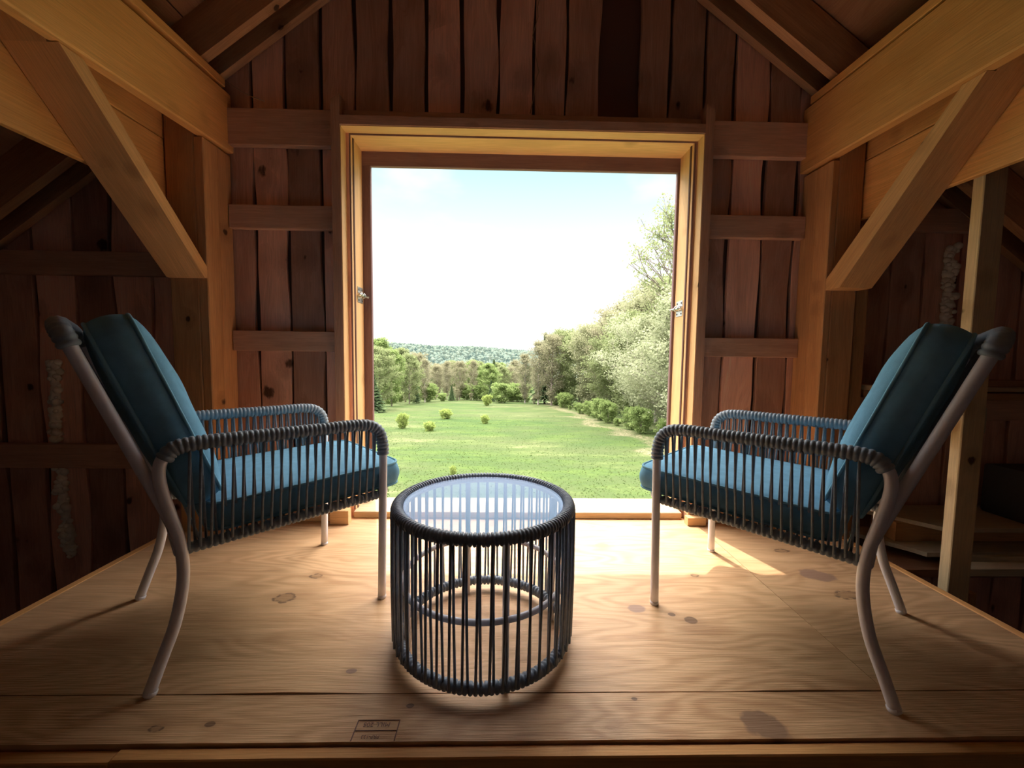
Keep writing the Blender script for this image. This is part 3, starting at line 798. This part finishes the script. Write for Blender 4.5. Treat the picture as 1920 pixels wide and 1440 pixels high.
# ================================================================== side table
tb = thing('side_table', 'round drum side table of vertical dark cords with a glass top', 'table', (-.055, 1.278, 0))
RT = .266; HT = .434
def ring(r, z, n=160): return [Vector((r*math.cos(2*PI*i/n), r*math.sin(2*PI*i/n), z)) for i in range(n)]
def wring(mb, R, z, r, turns, amp=.0055, seg=12):
    n = turns*5; mb.tube(ring(R, z, n), r, seg, closed=True, rf=lambda i, acc: r-amp+amp*abs(math.sin(PI*(i % 5)/5))**.6)
mb = MB(); wring(mb, RT, HT, .0185, 150); mb.build('top_rim_wrap', M_cordT, tb)
mb = MB(); wring(mb, RT-.005, .034, .0175, 120); mb.build('bottom_rim_wrap', M_cordT, tb)
mb = MB(); mb.tube(ring(RT-.017, .205), .009, 10, closed=True); mb.build('middle_ring', M_frame, tb)
for k in range(4):
    a = math.radians(17+90*k); x, y = (RT-.028)*math.cos(a), (RT-.028)*math.sin(a)
    mb = MB(); mb.tube([(x, y, .0), (x, y, HT-.01)], .0095, 12); mb.build('leg', M_frame, tb)
mb = MB()
mb.tube(ring(.246, HT-.006), .007, 8, closed=True); mb.build('glass_support_ring', M_frame, tb)
nC = 50
for i in range(nC):
    a = 2*PI*(i+.5)/nC; mb = MB()
    for k, sg in enumerate((-1, 1)):
        da = sg*.018; ro = RT+(.0155 if k == 0 else .004)
        p = [((ro)*math.cos(a+da*.25), ro*math.sin(a+da*.25), HT), ((ro+.001)*math.cos(a+da*.7), (ro+.001)*math.sin(a+da*.7), HT/2), ((ro-.002)*math.cos(a+da*1.3), (ro-.002)*math.sin(a+da*1.3), .034)]
        mb.tube(p, .0039, 7)
    mb.build('cord', M_cordT, tb)
# glass
gm, gn, gb, gout = new_mat('veiled_glass')
gn.nodes.remove(gb)
tr = N(gn, 'ShaderNodeBsdfTransparent'); tr.inputs[0].default_value = (.90, .93, .97, 1)
gl = N(gn, 'ShaderNodeBsdfGlossy'); gl.inputs['Roughness'].default_value = .02; gl.inputs[0].default_value = (.76, .85, 1, 1)
df = N(gn, 'ShaderNodeBsdfDiffuse'); df.inputs[0].default_value = (.58, .68, .98, 1)  # blue diffuse veil: dust haze, with sky reflection put into the colour
geo_ = N(gn, 'ShaderNodeNewGeometry'); dp = N(gn, 'ShaderNodeVectorMath', operation='DOT_PRODUCT')
gn.links.new(geo_.outputs['Normal'], dp.inputs[0]); gn.links.new(geo_.outputs['Incoming'], dp.inputs[1])
c1 = mth(gn, 'SUBTRACT', 1.0, mth(gn, 'ABSOLUTE', dp.outputs['Value'])); schl = mth(gn, 'MULTIPLY_ADD', mth(gn, 'POWER', c1, 4.2), .95, .09)
mx = N(gn, 'ShaderNodeMixShader'); my = N(gn, 'ShaderNodeMixShader')
gn.links.new(schl, mx.inputs[0]); gn.links.new(my.outputs[0], mx.inputs[1]); gn.links.new(gl.outputs[0], mx.inputs[2])
my.inputs[0].default_value = .26; gn.links.new(tr.outputs[0], my.inputs[1]); gn.links.new(df.outputs[0], my.inputs[2])
gn.links.new(mx.outputs[0], gout.inputs[0])
mb = MB(); mb.lathe([(.2465, 0), (.2475, .001), (.2475, .004), (.2465, .005)], 96, c=(0, 0, HT+.003), smooth=False); mb.build('glass_top', gm, tb)

# ================================================================== outdoors
def ground_z(x, y):
    z = -3.0-.070*(y-8)
    if y > 150: z = -3.0-.070*142-(y-150)*.03
    if x < -6: z -= .012*(-6-x)*min(1, max(0, (y-15)/40))*1.5
    z += .10*noise.noise(Vector((x*.09, y*.09, 0)))*min(1, y/20)+.03*noise.noise(Vector((x*.5, y*.5, 3)))
    return z
def grid_mesh(name, X, Y, zf, mat):
    vs = [(x, y, zf(x, y)) for y in Y for x in X]; nx = len(X)
    fs = [(j*nx+i, j*nx+i+1, (j+1)*nx+i+1, (j+1)*nx+i) for j in range(len(Y)-1) for i in range(nx-1)]
    me = bpy.data.meshes.new(name); me.from_pydata(vs, [], fs); me.polygons.foreach_set('use_smooth', [True]*len(fs))
    me.materials.append(mat); o = bpy.data.objects.new(name, me); return link(o)
gm_, gn_, gb_, go_ = new_mat('meadow_grass')
geo = N(gn_, 'ShaderNodeNewGeometry'); P_ = geo.outputs['Position']
n1 = ntex(gn_, vmul(gn_, P_, (.10, .16, .1)), 1, 3, .55); n2 = ntex(gn_, vmul(gn_, P_, (.35, .7, .3)), 1, 6, .72); n3 = ntex(gn_, vmul(gn_, P_, (5, 2.5, 5)), 1, 4, .8)
c = mixc(gn_, mrange(gn_, n1, .35, .62), (.032, .060, .017), (.068, .078, .033))
c = mixc(gn_, mrange(gn_, n2, .46, .62, 0, .85), c, (.056, .092, .018))
dry = mth(gn_, 'MULTIPLY', mrange(gn_, n2, .50, .66), mrange(gn_, n1, .46, .6, .1, 1))
c = mixc(gn_, mth(gn_, 'MULTIPLY', dry, .7), c, (.17, .155, .095))
# faint dry track running away on the right of the meadow
spx = N(gn_, 'ShaderNodeSeparateXYZ'); gn_.links.new(P_, spx.inputs[0])
tx = mth(gn_, 'ABSOLUTE', mth(gn_, 'ADD', mth(gn_, 'SUBTRACT', spx.outputs[0], 8.2), mth(gn_, 'MULTIPLY', mth(gn_, 'SUBTRACT', n1, .5), 9)))
trk = mth(gn_, 'MULTIPLY', mrange(gn_, tx, .3, 1.1, 1, 0, True), mrange(gn_, n3, .4, .6, .3, 1))
c = mixc(gn_, mth(gn_, 'MULTIPLY', trk, .75), c, (.21, .17, .115))
c = mixc(gn_, mrange(gn_, n3, .30, .70, .55, 0), c, (.032, .055, .014))
gn_.links.new(c, gb_.inputs['Base Color']); gb_.inputs['Roughness'].default_value = .95; gb_.inputs['Specular IOR Level'].default_value = .1
bp = N(gn_, 'ShaderNodeBump'); bp.inputs['Strength'].default_value = .6; bp.inputs['Distance'].default_value = .12
gn_.links.new(n3, bp.inputs['Height']); gn_.links.new(bp.outputs[0], gb_.inputs['Normal'])
Ys = [2.9+i*.6 for i in range(40)]+[27+i*2 for i in range(45)]+[118+i*15 for i in range(14)]
gr = grid_mesh('meadow', [-150+i*3 for i in range(35)]+[-47+i*1.2 for i in range(80)]+[50+i*4 for i in range(26)], Ys, ground_z, gm_)
tag(gr, 'green spring meadow sloping away from the barn', None, None, 'structure')

# grass tufts: too many to count
def leaf_mat(name, ca, cb, tl=.45):
    m, n, b, out = new_mat(name); n.nodes.remove(b)
    ar = N(n, 'ShaderNodeAttribute', attribute_name='rv')
    col = mixc(n, ar.outputs['Fac'], ca, cb)
    d = N(n, 'ShaderNodeBsdfDiffuse'); t = N(n, 'ShaderNodeBsdfTranslucent'); x = N(n, 'ShaderNodeMixShader'); x.inputs[0].default_value = tl
    n.links.new(col, d.inputs[0]); n.links.new(col, t.inputs[0]); n.links.new(d.outputs[0], x.inputs[1]); n.links.new(t.outputs[0], x.inputs[2])
    n.links.new(x.outputs[0], out.inputs[0]); return m
def quads_mesh(name, C, U, V, rv, mat):
    """C centres, U,V half axes (n,3) arrays -> one mesh of separate quads"""
    n = len(C); co = np.empty((n, 4, 3), np.float32)
    co[:, 0] = C-U-V*.6; co[:, 1] = C+U*.3-V; co[:, 2] = C+U+V*.5; co[:, 3] = C-U*.3+V
    me = bpy.data.meshes.new(name); me.vertices.add(n*4); me.vertices.foreach_set('co', co.ravel())
    me.loops.add(n*4); me.loops.foreach_set('vertex_index', np.arange(n*4, dtype=np.int32))
    me.polygons.add(n); me.polygons.foreach_set('loop_start', np.arange(0, n*4, 4, dtype=np.int32))
    me.update(calc_edges=True)
    a = me.attributes.new('rv', 'FLOAT', 'POINT'); a.data.foreach_set('value', np.repeat(rv, 4).astype(np.float32))
    me.materials.append(mat); me.validate(); return me
rs = np.random.RandomState(5)
def rand_unit(n):
    v = rs.normal(size=(n, 3)); return v/np.linalg.norm(v, axis=1, keepdims=True)
nG = 22000
gy = 9+rs.rand(nG)**1.4*34; gx = (rs.rand(nG)*1.0-.42)*gy*1.05
gz = np.array([ground_z(x, y) for x, y in zip(gx, gy)])
hh = .010+.016*rs.rand(nG)
C = np.stack([gx, gy, gz+hh*.5], 1); V = np.stack([rs.normal(size=nG)*.02, rs.normal(size=nG)*.02, hh], 1); U = np.stack([rs.normal(size=nG)*.012, rs.normal(size=nG)*.006, np.zeros(nG)], 1)+.004
me = quads_mesh('meadow_grass', C, U, V, rs.rand(nG), leaf_mat('grass_blade', (.05, .088, .024), (.09, .11, .042), .4))
o = link(bpy.data.objects.new('meadow_grass', me)); tag(o, 'short grass growing over the meadow', 'grass', None, 'stuff')

M_bark = plain('bark', (.19, .155, .13), .9, var=.2, noise_sc=5)
M_bark2 = plain('pale_bark', (.34, .30, .26), .9, var=.2, noise_sc=5)
def grow(seed, h, levels, nch, spread, lean=0.0, first=.3, upw=.35):
    q = random.Random(seed); segs = []; tips = []
    def rec(p, d, L, r, lv):
        e = p+d*L; m = p+d*L*.5+Vector((q.uniform(-1, 1), q.uniform(-1, 1), 0))*L*.05
        segs.append(([p, m, e], r, r*.62))
        if lv >= levels-1: tips.append(e); tips.append(m)
        if lv == levels: return
        for i in range(nch):
            a = 2*PI*(i+q.random())/nch; o_ = d.orthogonal().normalized(); b = d.cross(o_)
            nd = (d+(o_*math.cos(a)+b*math.sin(a))*spread*q.uniform(.6, 1.3)+Vector((0, 0, upw*q.random()))).normalized()
            rec(e, nd, L*q.uniform(.62, .85), r*.6, lv+1)
        if q.random() < .8:
            nd = (d+Vector((q.uniform(-.3, .3), q.uniform(-.3, .3), .2))).normalized(); rec(e, nd, L*.8, r*.62, lv+1)
    rec(Vector((0, 0, -.3)), Vector((lean, 0, 1)).normalized(), h*first, h*.013+.03, 0)
    mx = max(t.z for t in tips); s = h/mx
    segs = [([p*s for p in P], a, b) for P, a, b in segs]; tips = [t*s for t in tips]
    return segs, tips
def grow_oval(seed, h, rad, nb, base=.10, wide=.40, upa=.8):
    """central leader with side branches: an upright oval crown"""
    q = random.Random(seed); segs = []; tips = []
    tp = [Vector((noise.noise(Vector((i*.6+seed, 0, 0)))*.03*h*i/8, noise.noise(Vector((i*.6+seed, 7, 0)))*.03*h*i/8, -.3+(h+.3)*i/8)) for i in range(9)]
    segs.append((tp, h*.014+.03, .02))
    for i in range(nb):
        t = base+(1-base)*((i+q.random())/nb)**.95; j = min(7, int(t*8)); p = tp[j].lerp(tp[j+1], t*8-j)
        k = (t-base)/(1-base)
        prof = math.sin(PI*min(1, (k+.10)/1.12)**(math.log(.5)/math.log(wide+.1)))**.75
        L = h*rad*max(.12, prof)*q.uniform(.75, 1.2); a = i*2.4+q.random()
        d = Vector((math.cos(a), math.sin(a), upa*q.uniform(.5, 1.3))).normalized()
        e = p+d*L; m = p+d*L*.5+Vector((0, 0, -.04*L)); segs.append(([p, m, e], .008*h*(1-t)+.02, .012)); tips += [e, m, p.lerp(m, .8)]
        for w in range(3):
            s0 = p.lerp(e, q.uniform(.35, .9)); dd = (d+Vector((q.uniform(-1, 1), q.uniform(-1, 1), q.uniform(-.2, .9)))*.8).normalized(); e2 = s0+dd*L*q.uniform(.3, .55)
            segs.append(([s0, s0.lerp(e2, .5), e2], .02, .01)); tips += [e2, s0.lerp(e2, .5)]
            for w2 in range(2):
                d3 = (dd+Vector((q.uniform(-1, 1), q.uniform(-1, 1), q.uniform(-.1, .9)))*.8).normalized(); e3 = e2+d3*L*.22
                segs.append(([e2, e3], .012, .008)); tips.append(e3)
    return segs, tips
def tree_proto(seed, h, levels, nch, spread, nleaf, sig, lsize, lmat, bark, low=True, first=.3, upw=.35, oval=None):
    segs, tips = grow_oval(seed, h, *oval) if oval else grow(seed, h, levels, nch, spread, first=first, upw=upw)
    mb = MB()
    for P, a, b in segs: mb.tube(P, a, 5, rf=lambda i, acc: max(.01, a+(b-a)*i/(len(P)-1)), caps=False)
    T = np.array([tuple(t) for t in tips]); k = rs.randint(0, len(T), nleaf)
    C = T[k]+rs.normal(size=(nleaf, 3))*sig*np.array([1, 1, .7])
    if low: C[:, 2] = np.maximum(C[:, 2], .3)
    A = rand_unit(nleaf); B = np.cross(A, rand_unit(nleaf)); B /= np.linalg.norm(B, axis=1, keepdims=True)
    s_ = lsize*(.6+.8*rs.rand(nleaf))[:, None]
    return mb, quads_mesh('crown', C, A*s_, B*s_*.6, np.clip(rs.rand(nleaf)*.7+.3*(np.sin(k*1.7)*.5+.5), 0, 1), lmat)
def conifer_proto(h, nleaf, lmat, rad=.2):
    mb = MB(); mb.tube([(0, 0, -.3), (0, 0, h*.5), (0, 0, h*.97)], .12, 6, rf=lambda i, acc: [.16, .09, .02][i])
    t = rs.rand(nleaf)**.75; z = h*(.08+.92*(1-t)) ; lay = np.floor(z/h*14)/14*h; fr_ = (z-lay)/(h/14)
    r = (1-z/h)*h*rad*(.55+.6*(1-fr_))*rs.rand(nleaf)**.45; a = rs.rand(nleaf)*2*PI
    C = np.stack([r*np.cos(a), r*np.sin(a), z-r*.18], 1)
    D = np.stack([np.cos(a), np.sin(a), -.3+0*a], 1); S_ = np.stack([-np.sin(a), np.cos(a), rs.normal(size=nleaf)*.3], 1)
    s_ = h*.022
    return mb, quads_mesh('crown', C, D*s_, S_*s_*.5, rs.rand(nleaf), lmat)
LG = leaf_mat('leaf_spring_green', (.18, .225, .10), (.295, .325, .165), .5)
LY = leaf_mat('leaf_pale_blossom', (.27, .30, .175), (.41, .43, .285), .5)
LB = leaf_mat('leaf_budding', (.225, .215, .135), (.295, .285, .18), .45)
LD = leaf_mat('leaf_conifer', (.065, .11, .055), (.13, .18, .08), .25)
LM = leaf_mat('leaf_bright', (.155, .23, .075), (.28, .34, .135), .5)
protos = {}
def mk(key, mbq, bark):
    mb, me = mbq
    t = bpy.data.objects.new('tree_source', None)
    tr = mb.build('trunk', bark); COL.objects.unlink(tr)
    protos[key] = (tr.data, me)
    bpy.data.objects.remove(tr)
mk('green', tree_proto(11, 10, 0, 0, 0, 15000, .27, .11, LG, M_bark, oval=(.27, 34, .07, .36)), M_bark)
mk('green2', tree_proto(23, 10, 0, 0, 0, 14000, .25, .11, LM, M_bark, oval=(.24, 34, .06, .40)), M_bark)
mk('bud', tree_proto(37, 10, 0, 0, 0, 8000, .24, .085, LB, M_bark2, oval=(.20, 36, .10, .45, 1.6)), M_bark2)
mk('bud2', tree_proto(41, 10, 0, 0, 0, 9500, .26, .09, LB, M_bark, oval=(.27, 36, .08, .45, 1.2)), M_bark)
mk('blossom', tree_proto(53, 10, 0, 0, 0, 34000, .34, .085, LY, M_bark2, oval=(.42, 46, .05, .36, .6)), M_bark2)
mk('edge', tree_proto(59, 10, 0, 0, 0, 26000, .30, .085, LG, M_bark2, oval=(.31, 46, .05, .42, 1.0)), M_bark2)
mk('edge2', tree_proto(67, 10, 0, 0, 0, 22000, .28, .085, leaf_mat('leaf_olive', (.225, .24, .13), (.335, .34, .21), .5), M_bark2, oval=(.29, 46, .06, .45, 1.2)), M_bark2)
mk('sparse', tree_proto(61, 10, 0, 0, 0, 9000, .14, .055, LG, M_bark, oval=(.26, 56, .25, .55, 1.1)), M_bark)
mk('conifer', conifer_proto(10, 5200, LD), M_bark)
LS = leaf_mat('leaf_shrub', (.22, .30, .08), (.34, .39, .13), .5)
mk('shrub', tree_proto(77, 10, 0, 0, 0, 5200, .7, .42, LS, M_bark, oval=(.55, 30, .01, .30, .7)), M_bark)
mk('bush', tree_proto(71, 10, 0, 0, 0, 5200, .55, .33, LM, M_bark, oval=(.50, 30, .01, .35, .8)), M_bark)
def tree(key, name, x, y, h, label, group=None, rz=None, wid=1.0, cat='tree'):
    t = thing(name, label, cat, (x, y, ground_z(x, y)-.1), rnd.random()*6.28 if rz is None else rz, group)
    s = h/10; t.scale = (s*wid, s*wid, s)
    a, b = protos[key]
    link(bpy.data.objects.new('trunk', a), t); link(bpy.data.objects.new('crown', b), t)
    return t
def PX(px, y): return (px-943)/776*y
# right woodland edge, from near to far
R = [('sparse', 1275, 27, 13.6, 1.0, 'tall sparse-leaved tree rising above the others beside the right jamb'),
     ('blossom', 1325, 24.5, 8.2, 1.1, 'nearest pale blossoming tree beside the right jamb'),
     ('blossom', 1272, 29.5, 8.0, 1.1, 'broad pale blossoming tree second along the right wood edge'),
     ('edge', 1300, 34, 11.5, 1.1, 'tall pale-green tree behind the blossoming trees on the right'),
     ('blossom', 1235, 36, 8.6, 1.0, 'cream-green tree third along the right wood edge'),
     ('edge2', 1262, 42, 13.3, 1.0, 'tall olive tree with twigs against the sky, deep right'),
     ('edge', 1190, 42, 10.0, 1.1, 'rounded pale-green tree midway along the right wood edge'),
     ('edge2', 1205, 48, 12.6, 1.0, 'olive tree on the skyline of the right wood'),
     ('bud2', 1150, 50, 11.4, 1.2, 'brown-budding tree on the skyline left of the olive one'),
     ('edge', 1145, 49, 8.4, 1.2, 'full pale-green tree low on the right wood edge'),
     ('edge2', 1110, 56, 10.6, 1.1, 'olive tree at the far end of the right wood edge'),
     ('edge', 1088, 62, 10.2, 1.1, 'green tree where the right wood meets the meadow crest'),
     ('bud2', 1165, 62, 14.2, 1.1, 'budding tree deep in the right wood'),
     ('edge2', 1230, 56, 16.0, 1.0, 'tallest rounded olive tree deep in the right wood'),
     ('edge', 1130, 68, 12.5, 1.1, 'pale tree behind the budding ones at the far end of the right wood')]
for k, px, y, h, w, lb in R: tree(k, 'deciduous_tree', PX(px, y), y, h, lb, 'trees of the right wood edge', None, w)
# centre clump
Cc = [('bud2', 1035, 63, 10.5, 1.0, 'bushy olive tree at the left of the centre clump'), ('edge', 1055, 66, 11.5, .85, 'rounded green tree at the right of the centre clump'),
      ('bud', 1010, 66, 10, .9, 'slim budding tree at the left edge of the centre clump'), ('conifer', 1022, 70, 12.5, 1.1, 'dark conifer poking out behind the centre clump'),
      ('bud', 985, 72, 8.5, 1.1, 'low budding tree just left of the centre clump'), ('conifer', 1060, 74, 12.5, 1.0, 'second dark conifer behind the centre clump')]
for k, px, y, h, w, lb in Cc: tree(k, 'conifer' if k == 'conifer' else 'deciduous_tree', PX(px, y), y, h*.97, lb, None, None, w)
# left tree line beyond the meadow
Lf = [('green', 712, 52, 8.2, .95, 'bright green tree nearest the left jamb'), ('green2', 735, 60, 8.6, .9, 'fresh green tree second from the left jamb'),
      ('conifer', 700, 47, 5.2, 1.6, 'low broad conifer at the left jamb'), ('green', 768, 66, 8.3, .85, 'green tree third from the left jamb'),
      ('conifer', 781, 68, 5.0, .9, 'small dark conifer at the foot of the left trees'), ('bud', 797, 72, 9.0, .9, 'tan budding tree right of the small dark conifer'),
      ('bud', 838, 86, 9.5, .9, 'tan budding tree left of the middle of the meadow end'), ('bud2', 862, 82, 9.0, 1.0, 'round-topped budding tree at the meadow end'),
      ('conifer', 847, 78, 3.8, 1.2, 'little dark conifer at the foot of the round-topped budding tree'), ('bud', 888, 80, 9.2, .8, 'tall slim budding tree at the meadow end'),
      ('green2', 918, 78, 8.6, 1.0, 'fresh green tree at the middle of the meadow end'), ('conifer', 921, 76, 5.2, 1.0, 'dark conifer in front of the fresh green tree at the meadow end'),
      ('green', 942, 84, 8.2, .8, 'slender green tree right of the fresh green tree'), ('bud2', 958, 86, 8.0, .9, 'low twiggy tree left of the centre clump'),
      ('bud2', 820, 100, 9, 1, 'hazy budding tree further back on the left'), ('green', 750, 96, 12, 1, 'green tree further back behind the left trees'),
      ('conifer', 789, 118, 15.5, .9, 'dark pointed conifer standing above the left tree line'), ('green2', 715, 84, 13, 1.0, 'leafy tree tall at the left behind the nearest one'), ('conifer', 722, 90, 14.5, 1, 'tall conifer at the far left above the trees')]
for k, px, y, h, w, lb in Lf: tree(k, 'conifer' if k == 'conifer' else 'deciduous_tree', PX(px, y), y, h*(.80 if px > 775 else .92), lb, None, None, w*(1.15 if px > 775 else 1.05))
rr = random.Random(4)
for i in range(70):
    y = rr.uniform(88, 180); px = rr.uniform(690, 1010)
    tree(rr.choice(['bud', 'bud2', 'green', 'green2', 'conifer', 'bud2']), 'background_tree', PX(px, y), y, rr.uniform(7.5, 9.5)+max(0, y-110)*.02, 'hazy woodland tree filling the distance beyond the meadow end', 'woodland trees beyond the meadow end', None, 1.2)
# understorey along the right wood and shrubs in the meadow
for i in range(16):
    y = 25+i*2.6; tree('bush', 'shrub', 9.6+rr.uniform(-.3, .9)-(.03*(y-25)), y, rr.uniform(.5, 1.9), 'bright green shrub at the foot of the right wood', 'shrubs along the right wood edge', None, 1.0, 'shrub')
for (px, py, y, h, w, lb) in ((836, 778, 38, 1.1, 1.1, 'round yellow-green shrub farthest out in the meadow'), (755, 800, 30, 1.35, .65, 'upright yellow-green shrub at the left of the meadow'),
                              (805, 808, 28.5, .8, 1.1, 'low round shrub right of the upright one in the meadow'), (914, 758, 60, 1.9, .8, 'pale shrub at the meadow crest'), (850, 880, 14.5, .5, .5, 'sparse weed tuft in the near meadow'), (910, 788, 34, .9, .8, 'sparse tuft in the middle of the meadow')):
    tree('shrub', 'shrub', PX(px, y), y, h*.75, lb, None, None, w, 'shrub')

for i in range(22):
    px = 705+i*14+rr.uniform(-5, 5); y = 66+rr.uniform(0, 16)+max(0, 12-abs(px-850)*.1)
    tree(rr.choice(['bush', 'bud2', 'bush']), 'undergrowth_bush', PX(px, y), y, rr.uniform(1.2, 3.2), 'low bush in the undergrowth below the trees at the meadow end', 'undergrowth at the meadow end', None, 1.3, 'bush')
# hills
def hill_z(x, y):
    if y < 420: return -25
    a = x/y
    r1 = 7+9*max(0, (-a-.12))/.2 - 40*max(0, a+.08) + 5*noise.noise(Vector((x*.006, 0, 1)))
    t = min(1, max(0, (y-420)/500)); t = t*t*(3-2*t)
    return -25+t*(r1+25)*.95
hm = plain('hill_ground', (.10, .13, .09), .95, var=.2, noise_sc=.02)
ho = grid_mesh('hill', [-900+i*30 for i in range(55)], [250+i*25 for i in range(30)], hill_z, hm); tag(ho, 'low wooded ridge on the horizon', None, None, 'structure')
hm2 = plain('far_hill_haze', (.24, .30, .35), .95)  # air haze put into the blue-grey base colour
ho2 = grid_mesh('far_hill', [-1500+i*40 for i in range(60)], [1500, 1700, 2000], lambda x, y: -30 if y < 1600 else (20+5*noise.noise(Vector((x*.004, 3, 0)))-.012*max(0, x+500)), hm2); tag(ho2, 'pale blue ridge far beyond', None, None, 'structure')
nT = 5200; vs = []; fs = []; rvv = []
for i in range(nT):
    y = 420+(rr.random()**.8)*520; x = (rr.uniform(-.37, .10))*y; z = hill_z(x, y); h = rr.uniform(7, 13); r = h*rr.uniform(.22, .42); b = len(vs); rv_ = rr.random(); con = rr.random() < .45
    ring_ = 6
    prof = [(.6, .0), (1, .25), (.45, .65)] if con else [(.7, .1), (1, .45), (.75, .8)]
    for (q, zz) in prof:
        for k in range(ring_): vs.append((x+r*q*math.cos(k*PI/3+i), y+r*q*math.sin(k*PI/3+i), z+zz*h))
    vs.append((x, y, z+h)); rvv += [rv_*.5+(.5 if not con else 0)]*(ring_*3+1)
    for l in range(2):
        for k in range(ring_): fs.append((b+l*6+k, b+l*6+(k+1) % 6, b+(l+1)*6+(k+1) % 6, b+(l+1)*6+k))
    for k in range(ring_): fs.append((b+12+k, b+12+(k+1) % 6, b+18))
me = bpy.data.meshes.new('hillside_forest'); me.from_pydata(vs, [], fs); a = me.attributes.new('rv', 'FLOAT', 'POINT'); a.data.foreach_set('value', rvv)
me.materials.append(leaf_mat('distant_forest', (.05, .085, .08), (.14, .175, .14), .2))  # bluish leaf colours carry the haze of distance
o = link(bpy.data.objects.new('hillside_forest', me)); tag(o, 'distant forest covering the ridge on the horizon', 'forest', None, 'stuff')
